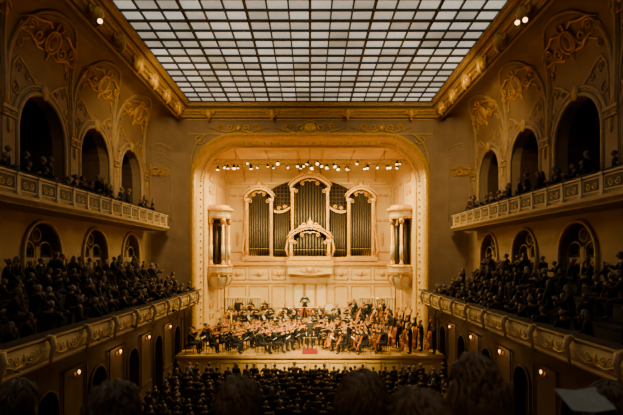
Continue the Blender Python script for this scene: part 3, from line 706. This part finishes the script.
def stand(lean=0.0):
    J={'pelvis':(0,0,.95),'waist':(0,lean*.4,1.13),'chest':(0,lean*.8,1.32),'neck':(0,lean,1.49),'skull':(0,lean+.02,1.58)}
    for k,e in (('L',-1),('R',1)):
        J['sh'+k]=(e*.18,lean*.9,1.41); J['hip'+k]=(e*.1,0,.92); J['kn'+k]=(e*.11,.02,.5); J['an'+k]=(e*.11,-.01,.085); J['to'+k]=(e*.13,.17,.045)
    return J,(0,lean+.03,1.63)
POSE={}
def mkpose(key,base,L,Rr,styles=('short','long','bun','balding'),nod=0,shirt=True,suits=None):
    J,hd=base; orch=suits is None; suits=suits or ['suit']; out=[]; b0=None
    for su in suits:
        if b0 is None: b0,H=person(J,L,Rr,hd,shirt=shirt,nod=nod,suit=M['suit'] if su=='suit' else CM[su]); out.append((su,b0))
        else: b=b0.copy(); b.materials[0]=CM[su]; out.append((su,b))
    if orch: b=b0.copy(); b.materials[2]=M['suit']; out.append(('suit',b)); out.append(('suit',b))
    else:
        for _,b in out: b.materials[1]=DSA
    hs=[(c,st,hair(H,st,c)) for st in styles for c,_ in HAIRC]
    POSE[key]=(out,hs)
NP=[0]
def put(key,Mx,label,group):
    bodies,hs=POSE[key]; b=rnd.choice(bodies); h=rnd.choice(hs); NP[0]+=1
    p=dict(n='person',m=b[1],k=[dict(n='hair',m=h[2],k=[])])
    return spawn(p,Mx,label.replace('@',b[0]),'person',group)
AUD=[]
def aput(key,Mx,label,group): AUD.append((Mx.translation.length,key,Mx,label,group))
mkpose('violin',sit(.13,.05),((-.34,.3,.88),(-.35,.47,1.08)),((.4,.2,.88),(.24,.44,1.02)),nod=R(-6))
mkpose('cello',sit(.3,.06,.36),((-.38,.2,.98),(-.17,.3,1.1)),((.4,.28,.8),(.32,.52,.7)),nod=R(-8))
mkpose('bass',stand(.06),((-.45,.2,1.36),(-.2,.36,1.5)),((.38,.2,1.15),(.26,.46,.98)),('short','balding'))
mkpose('pipe',sit(.13,.03),((-.3,.18,.82),(-.05,.33,.92)),((.3,.2,.78),(.05,.38,.8)))
mkpose('brass',sit(.13,.0),((-.32,.22,.88),(-.06,.34,1.1)),((.32,.24,.88),(.06,.38,1.1)))
mkpose('flute',sit(.13,.03),((-.3,.24,.95),(.06,.24,1.16)),((.4,.1,.95),(.33,.22,1.13)))
mkpose('drum',stand(.08),((-.33,.18,1.14),(-.2,.48,1.05)),((.33,.18,1.14),(.2,.48,1.08)),('short',))
mkpose('conductor',stand(.05),((-.42,.2,1.34),(-.5,.42,1.62)),((.42,.22,1.36),(.44,.46,1.66)),('short',))
mkpose('harp',sit(.2,.05),((-.3,.25,.98),(-.1,.5,1.0)),((.3,.25,.98),(.1,.5,1.05)),('long','bun'))
CK=[c for c,_ in CLO]
mkpose('seated',sit(.12,.02),((-.24,.06,.76),(-.1,.3,.66)),((.24,.06,.76),(.1,.3,.66)),shirt=False,suits=CK)
mkpose('leaning',sit(.12,.16),((-.3,.26,.84),(-.12,.48,.95)),((.3,.26,.84),(.12,.48,.95)),shirt=False,suits=CK)
mkpose('chin',sit(.14,.12),((-.2,.2,.78),(.02,.36,.72)),((.22,.3,.74),(.06,.28,1.06)),shirt=False,suits=CK,nod=R(-10))
mkpose('standing',stand(.02),((-.25,.03,1.13),(-.2,.2,.95)),((.25,.03,1.13),(.2,.2,.95)),shirt=False,suits=['black','dark grey','dark brown'])
# ---------------- instruments
def strinst(k,vm,name,endpin=False):
    ol=[(.03,0),(.075,.015),(.1,.07),(.095,.11),(.062,.155),(.058,.19),(.074,.235),(.084,.28),(.07,.325),(.03,.35)]
    out=[(x*k,y*k) for x,y in ol]+[(-x*k,y*k) for x,y in ol[::-1]]
    b=MB(vm); b.prism(out,-.018*k,.018*k); b.prism([(x*.7,y*.94+.01*k) for x,y in out],.018*k,.028*k)
    nk=MB(M['ebony']); nk.add([(-.02*k,.2*k,.036*k),(.02*k,.2*k,.036*k),(.013*k,.49*k,.036*k),(-.013*k,.49*k,.036*k),(-.015*k,.33*k,.0),(.015*k,.33*k,.0),(.011*k,.49*k,.012*k),(-.011*k,.49*k,.012*k)],[(0,1,2,3),(4,7,6,5),(1,0,4,5),(2,1,5,6),(3,2,6,7),(0,3,7,4)])
    sc=MB(vm,True); sc.tube([(0,.48*k,.02*k),(0,.53*k,.015*k),(0,.57*k,.0),(0,.585*k,.02*k),(0,.57*k,.03*k)],[.012*k,.012*k,.015*k,.014*k,.006*k],6); sc.cyl((-.035*k,.52*k,.015*k),(.035*k,.52*k,.015*k),.005*k,n=5)
    tp=MB(M['ebony']); tp.b2((-.018*k,.015*k,.03*k),(.018*k,.11*k,.04*k))
    bg=MB(M['goldp']); bg.b2((-.022*k,.165*k,.025*k),(.022*k,.172*k,.055*k))
    ks=[P('body',b),P('neck',nk,[P('scroll',sc)]),P('tailpiece',tp),P('bridge',bg)]
    if endpin: e=MB(M['silver']); e.cyl((0,.01,0),(0,-.25,0),.008,n=5); ks.append(P('endpin',e))
    return P(name,None,ks)
VIO=strinst(1.12,M['viol'],'violin'); VLA=strinst(1.22,M['viol'],'viola'); CEL=strinst(2.25,M['cello'],'cello',True); BAS=strinst(3.35,M['cello'],'double_bass',True)
bw=MB(M['viol']); bw.tube([(0,0,0),(0,.35,-.012),(0,.72,.0)],[.008,.007,.006],5); bw.use(M['paper']); bw.b2((-.006,.03,-.026),(.006,.72,-.02)); bw.use(M['ebony']); bw.b2((-.008,.02,-.028),(.008,.07,0))
BOW=P('bow',bw)
m=MB(M['ebony'],True); m.tube([(0,0,0),(0,.1,0),(0,.55,0),(0,.66,0)],[.008,.016,.018,.045],8); m.use(M['silver'])
for i in range(6): m.cyl((.014,.16+i*.065,.01),(.014,.19+i*.065,.02),.008,n=5)
CLA=P('clarinet',m)
m=MB(M['ebony'],True); m.tube([(0,0,0),(0,.08,0),(0,.55,0),(0,.62,0)],[.004,.012,.016,.03],8); m.use(M['silver']); m.cyl((.012,.2,.012),(.012,.5,.014),.006,n=5); OBO=P('oboe',m)
m=MB(M['silver'],True); m.cyl((0,0,0),(0,.66,0),.012,n=8); m.sph((0,.08,.012),(.012,.02,.008),6,4)
for i in range(8): m.cyl((0,.22+i*.05,.008),(0,.22+i*.05,.02),.009,n=6)
FLU=P('flute',m)
m=MB(M['viol'],True); m.tube([(0,0,-.45),(0,0,.85)],[.035,.028],8); m.tube([(.06,0,-.45),(.06,0,.5)],[.035,.025],8); m.use(M['silver']); m.tube([(.06,0,.5),(.05,-.15,.55),(.0,-.32,.5)],.008,5); BSN=P('bassoon',m)
m=MB(M['brass'],True); m.tube([(0,0,0),(0,.3,0),(0,.42,0),(0,.5,0)],[.01,.011,.025,.062],10); m.tube([(0,.12,0),(0,.1,-.06),(0,.2,-.09),(0,.34,-.06),(0,.35,0)],.01,6)
for i in range(3): m.cyl((.0,.17+i*.035,-.1),(.0,.17+i*.035,.04),.014,n=7)
TRU=P('trumpet',m)
m=MB(M['brass'],True); m.tube([(0,0,0),(0,.75,-.05),(0,.78,-.1),(0,.2,-.07)],.012,6); m.tube([(.0,-.1,.05),(.09,-.2,.06),(.1,.1,.06),(.1,.4,.04),(.1,.52,.04)],[.012,.012,.02,.05,.11],10); m.tube([(0,0,0),(0,-.1,.05)],.012,6); TBN=P('trombone',m)
m=MB(M['brass'],True); m.tube([(.14*math.cos(a/14*2*PI),0,.14*math.sin(a/14*2*PI)) for a in range(14)],.018,6,closed=True); m.tube([(.1*math.cos(a/14*2*PI),.02,.1*math.sin(a/14*2*PI)) for a in range(14)],.014,6,closed=True)
m.tube([(.1,0,.1),(.18,-.02,.0),(.17,-.08,-.14),(.14,-.16,-.24)],[.02,.035,.07,.15],10); m.tube([(-.1,0,.1),(-.14,.0,.22),(-.13,-.14,.3)],.008,5); HOR=P('french_horn',m)
m=MB(M['brass'],True); m.tube([(.16*math.cos(a/14*2*PI),0,.22*math.sin(a/14*2*PI)) for a in range(14)],.05,7,closed=True); m.tube([(.14,0,-.1),(.16,0,.3),(.16,0,.55),(.18,0,.72)],[.06,.09,.13,.22],12); m.tube([(-.1,0,.15),(-.12,-.1,.3),(-.05,-.2,.36)],.012,6)
for i in range(3): m.cyl((-.05+i*.05,.05,-.1),(-.05+i*.05,.05,.15),.022,n=7)
TUB=P('tuba',m)
bo=MB(M['copper'],True); bo.lathe([(.06,.28),(.22,.36),(.33,.55),(.36,.82)],18); hd=MB(M['drumhead']); hd.lathe([(.37,.82),(.37,.85),(.1,.855)],18); rm=MB(M['silver'],True); rm.tube([(.375*math.cos(a/18*2*PI),.375*math.sin(a/18*2*PI),.84) for a in range(18)],.018,5,closed=True)
lg=[]
for i in range(4):
    a=PI/4+i*PI/2; l=MB(M['iron']); l.tube([(.33*math.cos(a),.33*math.sin(a),.0),(.3*math.cos(a),.3*math.sin(a),.3),(.36*math.cos(a),.36*math.sin(a),.75)],.015,5); lg.append(P('leg',l))
TIM=P('timpani',None,[P('bowl',bo),P('drumhead',hd,[P('rim',rm)])]+lg)
sh_=MB(M['viol'],True); sh_.tube([(0,-.2,.75),(0,.2,.75)],[.42,.42],20,False); hd=MB(M['drumhead']); hd.tube([(0,-.205,.75),(0,-.2,.75)],.4,20); hd.tube([(0,.2,.75),(0,.205,.75)],.4,20); fr=MB(M['iron'])
for e in (-1,1): fr.cyl((e*.35,-.2,0),(e*.2,-.18,.45),.02,n=5); fr.cyl((e*.35,.2,0),(e*.2,.18,.45),.02,n=5)
DRU=P('bass_drum',None,[P('shell',sh_),P('drumhead',hd),P('stand',fr)])
m=MB(M['gold'],True); m.tube([(0,.55,.1),(0,.58,1.0),(0,.56,1.72)],[.05,.04,.05],9); col_=P('column',m)
m=MB(M['gold'],True); m.tube([(0,.56,1.72),(0,.42,1.78),(0,.25,1.6),(0,.08,1.5),(0,-.12,1.45)],[.05,.06,.05,.05,.04],7); nk_=P('neck',m)
m=MB(M['viol'],True); m.tube([(0,.5,.1),(0,.2,.75),(0,-.12,1.42)],[.16,.12,.04],8); sb_=P('soundboard',m)
m=MB(M['gold'],True); m.b2((-.2,.2,0),(.2,.68,.1)); bs_=P('base',m)
m=MB(M['silver'])
for i in range(16): t=i/15; m.cyl((0,.46-.52*t,.2+1.1*t),(0,.5-.56*t,1.7-.22*t),.003,n=4)
HAR=P('harp',None,[col_,nk_,sb_,bs_,P('strings',m)])
m=MB(M['paper'],True); m.sph((0,0,0),(.022,.022,.022),6,5); m.use(M['viol']); m.cyl((0,0,0),(0,-.34,0),.007,n=5); MAL=P('mallet',m)
# ---------------- furniture
st=MB(M['black']); st.box((0,.02,.44),(.42,.42,.05)); bk=MB(M['black']); bk.box((0,-.2,.74),(.4,.03,.24),Matrix.Rotation(R(-8),4,'X'))
lg=[]
for ex in (-1,1):
    for ey in (-1,1): l=MB(M['iron']); l.tube([(ex*.19,.02+ey*.2,0),(ex*.18,.02+ey*.18,.43)]+([(ex*.18,-.2,.8)] if ey<0 else []),.013,5); lg.append(P('leg',l))
CHA=P('orchestra_chair',None,[P('seat',st),P('backrest',bk)]+lg)
bs=MB(M['iron'])
for i in range(3): a=i*2*PI/3; bs.cyl((0,0,.14),(.24*math.cos(a),.24*math.sin(a),.01),.01,n=5)
po=MB(M['iron']); po.cyl((0,0,.1),(0,0,.92),.012,n=6); dk=MB(M['black']); RX=Matrix.Rotation(R(32),4,'X'); dk.box((0,0,.95),(.44,.27,.012),RX); le=MB(M['black']); le.b2((-.2,-.14,.85),(.2,-.1,.88))
STA=P('music_stand',None,[P('base',bs),P('pole',po),P('desk',dk,[P('ledge',le)])])
pg=MB(M['paper'])
for e in (-1,1): pg.box((e*.115,-.008,.964),(.225,.29,.006),RX)
SHE=P('sheet_music',pg)
# ---------------- the orchestra
CON=(0,28.8)
def whole(key,inst,bow,x,y,z,who,group,stand_=True,chair=True,tx=None,ty=None):
    a=face((tx if tx is not None else CON[0])-x,(ty if ty is not None else CON[1]+.3)-y)+rnd.uniform(-.3,.3)
    sc=rnd.uniform(1.04,1.22); Mx=TR(x,y,z,a,sc)
    put(key,Mx,'person in black %s'%who,group)
    if chair: spawn(CHA,Mx,'black chair under person %s'%who,'chair','orchestra chairs')
    if inst:
        p,L,nm=inst; spawn(p,Mx@L,'%s held by person %s'%(nm,who),p['n'].replace('_',' '),group+' instruments')
    if bow is not None: spawn(BOW,Mx@bow,'bow held by person %s'%who,'bow','bows')
    if stand_:
        S=TR(x,y,z,a)@Matrix.Translation((0,.88,0))
        spawn(STA,S,'black music stand of person %s'%who,'music stand','music stands')
        spawn(SHE,S,'open sheet music before person %s'%who,'sheet music','sheets on the music stands')
vd=Vector((-.55,.8,.06)); vo=Vector((-.08,.13,1.12)); cp=vo+vd.normalized()*.2+Vector((0,0,.05))
LV=frame(vo,vd,(-.3,.8,.6))
hb=Vector((.24,.5,1.04)); LB=frame(hb,cp-hb,(0,0,1))
ca=Vector((0,.55,.22)); cb=Vector((-.07,.1,1.42)); LC=frame(ca,cb-ca,(0,1,.4)); LCB=frame((.33,.6,.68),(-1,-.05,.05),(0,0,1))
ba=Vector((-.05,.5,.22)); bb=Vector((-.22,.26,2.0)); LBS=frame(ba,bb-ba,(.1,1,.2)); LBB=frame((.27,.54,.95),(-1,.12,.05),(0,0,1))
rows=[(2.1,9),(3.2,11),(4.35,14),(5.6,17),(6.95,20)]
for ri,(r,n) in enumerate(rows):
    c_=0
    for i in range(n):
        dd=-93+186*i/(n-1)
        if ri==0 and abs(dd)<40: continue
        if ri==1 and abs(dd)<10: continue
        a=R(dd); rr_=r+rnd.uniform(-.26,.26)
        x=rr_*math.sin(a)*1.06; y=CON[1]+.05+rr_*math.cos(a)*.7+rnd.uniform(-.18,.18); x+=rnd.uniform(-.2,.2); d=math.degrees(a)
        if abs(x)>6.95 and y>30: x=math.copysign(6.8,x)
        y=max(y,28.55)
        pos='%s from left, %s string row'%(ORD[c_],['front','second','third','fourth','fifth'][ri]); c_+=1
        if d<2: whole('violin',(VIO,LV,'reddish-brown violin'),LB,x,y,1.3,pos,'violinists',i%2==0)
        elif d<36: whole('violin',(VLA,LV,'large brown viola'),LB,x,y,1.3,pos,'violists',i%2==0)
        elif ri>=3 and d>46: whole('bass',(BAS,LBS,'tall brown double bass'),LBB,x,y,1.3,pos,'double bass players',False,False)
        else: whole('cello',(CEL,LC,'brown cello'),LCB,x,y,1.3,pos,'cellists',i%2==0)
LPi=frame((0,.13,1.16),(0,.5,-.66),(0,1,.5)); LFl=frame((-.08,.15,1.18),(1,.05,-.08),(0,0,1)); LTr=frame((0,.13,1.18),(0,1,-.05),(0,0,1)); LHo=frame((.16,.24,.86),(-.3,1,0),(0,0,1)); LBn=frame((.14,.36,.72),(.25,1,0),(-.35,0,1)); LTu=frame((.0,.32,.75),(0,1,0),(0,0,1))
def windrow(y,z,spec,x0,x1,nm):
    n=len(spec); c=0
    for i,kx in enumerate(spec):
        if kx is None: continue
        x=x0+(x1-x0)*i/(n-1)+rnd.uniform(-.24,.24); pos='%s from left, %s'%(ORD[c],nm); c+=1
        key,p,L,nn=kx; whole(key,(p,L,nn),None,x,y+rnd.uniform(-.15,.15),z,pos,'wind players',i%3==0 and y<36,True,0,26)
fl=('flute',FLU,LFl,'silver flute'); ob=('pipe',OBO,LPi,'black oboe'); cl=('pipe',CLA,LPi,'black clarinet'); bn=('pipe',BSN,LBn,'long red-brown bassoon'); ho=('pipe',HOR,LHo,'coiled brass horn'); tr=('brass',TRU,LTr,'brass trumpet'); tb=('brass',TBN,LTr,'brass trombone'); tu=('brass',TUB,LTu,'large brass tuba')
windrow(34.65,1.68,[fl,fl,fl,fl,ob,ob,ob,cl,cl,cl,bn,bn,bn],-5.4,5.8,'first wind row')
windrow(35.55,2.08,[ho,ho,ho,ho,ho,cl,None,cl,tr,tr,tr,tr,bn],-6.0,5.9,'second wind row')
windrow(36.5,2.45,[tr,ho,ho,None,None,None,None,None,None,tb,tb,tu],-5.8,5.6,'rear wind row')
for i,x in enumerate((-1.55,-.8,-.05,.7)):
    spawn(TIM,TR(x,36.35,2.45,.3*i),'copper timpani kettle before the organ gallery, %s from the left'%ORD[i],'drum','timpani')
put('drum',TR(-.4,36.82,2.45,PI,1.1),'person in black standing behind the copper kettledrums','percussionists')
for e in (-1,1): spawn(MAL,TR(-.4,36.82,2.45,PI,1.1)@frame((e*.18,.72,1.0),(0,.9,-.25),(0,0,1)),'drum mallet in the %s hand of the person behind the kettledrums'%('right' if e>0 else 'left'),'mallet')
spawn(DRU,TR(1.5,36.6,2.45,.2),'large bass drum right of the copper kettledrums','drum')
Hx=TR(-6.15,33.75,1.3,face(5.5,-3),1.1)
spawn(HAR,Hx,'gilded concert harp at the left rear of the strings','harp')
Mh=Hx@Matrix.Translation((0,-.4,0)); put('harp',Mh,'person in black seated behind the gilded harp','harpist'); spawn(CHA,Mh,'black chair under the harp player','chair','orchestra chairs')
o=(0,29.0,1.3); pd=thing('conductor_podium','red-carpeted conductor podium with brass rail at stage front','podium',o)
m=MB(M['darkw']); m.b2((-.46,28.5,1.3),(.46,29.4,1.48)); part('platform',m,pd,o); m=MB(M['red']); m.b2((-.43,28.47,1.3),(.43,29.37,1.5)); part('carpet',m,pd,o)
for x in (-.4,.4): m=MB(M['brass']); m.cyl((x,28.55,1.5),(x,28.55,2.3),.02,n=7); part('post',m,pd,o)
m=MB(M['brass']); m.cyl((-.43,28.55,2.3),(.43,28.55,2.3),.022,n=7); part('rail',m,pd,o)
Mc=TR(0,28.9,1.5,0,1.15); put('conductor',Mc,'person in a black tailcoat conducting with raised arms on the podium','conductor')
m=MB(M['white']); m.cyl((0,0,0),(0,.38,0),.008,.004,6); spawn(P('baton',m),Mc@frame((.44,.54,1.74),(-.2,.8,.45),(0,0,1)),'thin white baton in the raised right hand of the conductor','baton')
spawn(STA,TR(0,29.85,1.3,0,1.05),'music stand directly before the podium','music stand','music stands'); spawn(SHE,TR(0,29.85,1.3,0,1.05),'open score on the stand before the podium','sheet music')
for s in (-1,1):
    o=(s*5.2,36.95,2.45); cs=thing('choir_stall','white slatted stall front at the %s rear of the stage'%SIDE[s],'stall',o,'white stall fronts')
    m=MB(M['white']); m.b2((s*5.2-1.4,36.88,3.95),(s*5.2+1.4,37.02,4.05)); part('top_rail',m,cs,o)
    m=MB(M['white']); m.b2((s*5.2-1.4,36.9,2.45),(s*5.2+1.4,36.98,2.65))
    for i in range(15): x=s*5.2-1.36+i*.194; m.b2((x-.05,36.92,2.65),(x+.05,36.98,3.96))
    part('slats',m,cs,o)
# ================================================================== AUDIENCE
cu=MB(M['velvet'],True); cu.sph((0,.05,.42),(.26,.28,.09),12,6); bk=MB(M['velvet'],True); bk.sph((0,-.21,.62),(.25,.06,.3),14,8); pe=MB(M['darkw']); pe.b2((-.2,-.1,0),(.2,.1,.36)); pe.b2((-.27,-.2,0),(-.24,.2,.6)); pe.b2((.24,-.2,0),(.27,.2,.6))
SEA=P('theatre_seat',None,[P('cushion',cu),P('backrest',bk),P('side_frame',pe)])
for r in range(8):
    y=25.8-r*1.0; k=0; n=28
    for i in range(n):
        x=-7.3+14.6*i/(n-1)+(.27 if r%2 else 0)
        if abs(x)>7.4: continue
        k+=1; wh='%s stalls row from stage, %s from left'%(ORD[r],ORD[k-1])
        spawn(SEA,TR(x,y,0,0,.95),'red velvet seat, '+wh,'seat','stalls seats')
        if rnd.random()<.07: continue
        aput(rnd.choice(['seated','seated','leaning','chin']),TR(x+rnd.uniform(-.1,.1),y+rnd.uniform(-.14,.1),0,rnd.uniform(-.4,.4)+face(-x*.25,6),rnd.uniform(.82,1.05)),'person in @, '+wh,'stalls audience')
for s in (-1,1):
    for r in range(4):
        x=7.62+.8*r; zf=4.35+.5*r
        o=(s*x,14,zf); bn_=thing('bench','dark upholstered bench in the lower %s balcony, %s row from the rail'%(SIDE[s],ORD[r]),'bench',o,'balcony benches')
        m=MB(M['velvet']); m.b2((s*x-.2,8,zf+.38),(s*x+.2,28.6,zf+.46)); part('cushion',m,bn_,o); m=MB(M['darkw']); m.b2((s*x-.16,8,zf),(s*x+.16,28.6,zf+.38)); part('plinth',m,bn_,o)
    for r in range(4):
        x=7.62+.8*r; zf=4.35+.5*r; y=28.3-r*.2; k=0
        while y>9.6+r*1.0:
            if rnd.random()>.1:
                wh='lower %s balcony row %s from rail, %s from stage'%(SIDE[s],ORD[r],ORD[k])
                aput(rnd.choice(['seated','leaning','leaning','chin','chin']),TR(s*(x+rnd.uniform(-.18,.18)),y,zf,face(-s*x*.8,(31.5-y)*.5)+rnd.uniform(-.6,.6),rnd.uniform(.82,1.16)),'person in @, '+wh,'lower %s balcony audience'%SIDE[s]); k+=1
            y-=rnd.uniform(.48,1.0)
    y=28.4; k=0
    while y>12.0:
        wh='upper %s balcony, %s from stage'%(SIDE[s],ORD[k])
        st_=rnd.random()<.6
        aput('standing' if st_ else 'leaning',TR(s*(rnd.uniform(9.4,10.0) if st_ else 9.5),y,9.1,face(-s*9,(31-y)*.5)+rnd.uniform(-.4,.4),rnd.uniform(.9,1.06)),('person in @ standing, ' if st_ else 'person in @ sitting, ')+wh,'upper %s balcony audience'%SIDE[s])
        if not st_: spawn(CHA,TR(s*9.5,y,9.1,face(-s*9,(31-y)*.5)),'black chair under the person '+wh,'chair','upper balcony chairs')
        k+=1; y-=rnd.choice([.42,.45,.5,.55,.8])
        if k>38: break
AUD.sort(key=lambda a:a[0]); NI=300-NP[0]-7
st=MB()
for i,(d_,key,Mx,lab,gr) in enumerate(AUD):
    if i<NI: put(key,Mx,lab,gr)
    else:
        bd,hs=POSE[key]; b=rnd.choice(bd); h=rnd.choice(hs); st.merge(b[1],Mx); st.merge(h[2],Mx)
so=link('audience',st.mesh('audience')); so['kind']='stuff'; so['label']='more distant seated audience in dark clothes across stalls and balconies'; so['category']='audience'
# ---------------- foreground: rear balcony
f=MB(M['darkw']); f.b2((-7.5,-2,5.0),(7.5,3.6,5.2)); struct('floor_balcony',f)
o=(0,3.5,5.4); rb=thing('balcony_parapet','dark balcony parapet in front of the nearest listeners','parapet',o)
m=MB(M['darkw']); m.b2((-7.4,3.45,5.0),(7.4,3.6,5.78)); part('panel',m,rb,o); m=MB(M['darkw']); m.b2((-7.4,3.35,5.78),(7.4,3.68,5.86)); part('top_rail',m,rb,o)
J,hd=sit(.12,.02)
bm_,HH=person(J,((-.24,.06,.76),(-.1,.3,.66)),((.24,.06,.76),(.1,.3,.66)),hd,shirt=False,hi=True,suit=CM['black'])
HM['near dark']=mat('hair_near_dark',(.075,.044,.022),.45,0,(.045,.026,.014),12,.2,(1,1,.3)); HM['near brown']=mat('hair_near_brown',(.15,.085,.036),.45,0,(.09,.05,.02),12,.2,(1,1,.3))
FG=[(10,383,40,'near dark','short','nearest listener with short hair at the left edge','black'),(103,386,54,'near dark','short','nearest listener, second from the left edge','dark grey'),(238,381,47,'near brown','short','nearest listener left of centre before the parapet','black'),
    (362,376,56,'near brown','short','nearest listener right of centre before the stalls','dark brown'),(430,396,70,'near brown','short','closest listener leaning low between two others','black'),(481,358,50,'near brown','long','tall nearest listener with long hair over the shoulders','black'),(622,386,44,'near dark','short','nearest listener at the right edge beside the booklet','navy')]
for k,(u,v,wp,hc,stl,lab,cl_) in enumerate(FG):
    d=.172*470/wp*1.04; x=(u-310)/F*d; zt=CZ-(v-257)/F*d
    zf=zt-1.368
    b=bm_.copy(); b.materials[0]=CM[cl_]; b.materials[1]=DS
    spawn(dict(n='person',m=b,k=[dict(n='hair',m=hair(HH,stl,hc,True,k+1),k=[])]),TR(x,d,zf,face(-x,20)+[.1,-.25,.2,-.15,.3,.1,.2][k]),'person in %s, %s'%(cl_,lab),'person')
    spawn(SEA,TR(x,d,zf,face(-x,20)),'dark seat under the %s'%lab,'seat')
m=MB(M['prog']); RB=Matrix.Rotation(R(24),4,'X')
for e in (-1,1): m.box((e*.046,0,0),(.092,.13,.004),RB@Matrix.Rotation(R(-8*e),4,'Y'))
spawn(P('programme_booklet',m),TR((584-310)/F*1.9,1.9,CZ-(400-257)/F*1.9,.1),'open pale programme booklet held up at the lower right','booklet')
# ================================================================== LIGHT, CAMERA
def area(loc,tgt,sx,sy,p,col,spread=180):
    l=bpy.data.lights.new('light','AREA'); l.shape='RECTANGLE'; l.size=sx; l.size_y=sy; l.energy=p; l.color=col; l.spread=R(spread)
    o=bpy.data.objects.new('stage_or_added_light',l); COL.objects.link(o); o.location=loc
    o.rotation_euler=(Vector(tgt)-Vector(loc)).to_track_quat('-Z','Y').to_euler(); return o
W=(1,.72,.25)
for x in (-4,0,4): area((x,31.6,13.1),(x*.9,32.6,1.5),1.6,.5,950,W)
for x in (-3.4,3.4): area((x,32.4,13.3),(x*.7,38,9.0),2.0,.5,110,W)
for s in (-1,1):
    area((s*8.3,17.0,10.6),(s*-1.0,31.6,2.2),.6,.4,350,W,34)  # added unseen spot from the balcony side, brightens the orchestra
    area((s*8.3,19.5,10.6),(s*-.5,37,9.2),.6,.4,105,W,26)  # added unseen spot from the balcony side, brightens the organ
    area((s*5.5,20.0,15.7),(s*7.8,30.2,11.0),1.5,.6,190,(1,.69,.3),110)  # added unseen fill near the cornice, lifts the proscenium wall
area((0,-1.2,12.5),(0,3,6),3.0,1.0,22,(1,.72,.4),120)  # added unseen lamp behind the camera, lifts the nearest heads
for s in (-1,1):
    for y in (19.55,23.05,26.55):
        l=bpy.data.lights.new('lamp','POINT'); l.energy=7; l.color=(1,.5,.16); l.shadow_soft_size=.08; o=bpy.data.objects.new('lamp_glow',l); COL.objects.link(o); o.location=(s*7.75,y,3.3)
w=bpy.data.worlds.new('world'); SC.world=w; w.use_nodes=True; w.node_tree.nodes['Background'].inputs[0].default_value=(.02,.014,.008,1); w.node_tree.nodes['Background'].inputs[1].default_value=.5
cam=bpy.data.cameras.new('camera'); cam.sensor_width=36; cam.lens=F/623*36; cam.shift_y=(257-207.5)/623; cam.shift_x=(311.5-310)/623; cam.clip_start=.05
cam.dof.use_dof=True; cam.dof.focus_distance=30; cam.dof.aperture_fstop=2.4
co=bpy.data.objects.new('camera',cam); COL.objects.link(co); co.location=(0,0,CZ); co.rotation_euler=(R(90),0,0); SC.camera=co
print('persons',NP[0],'audience total',len(AUD))
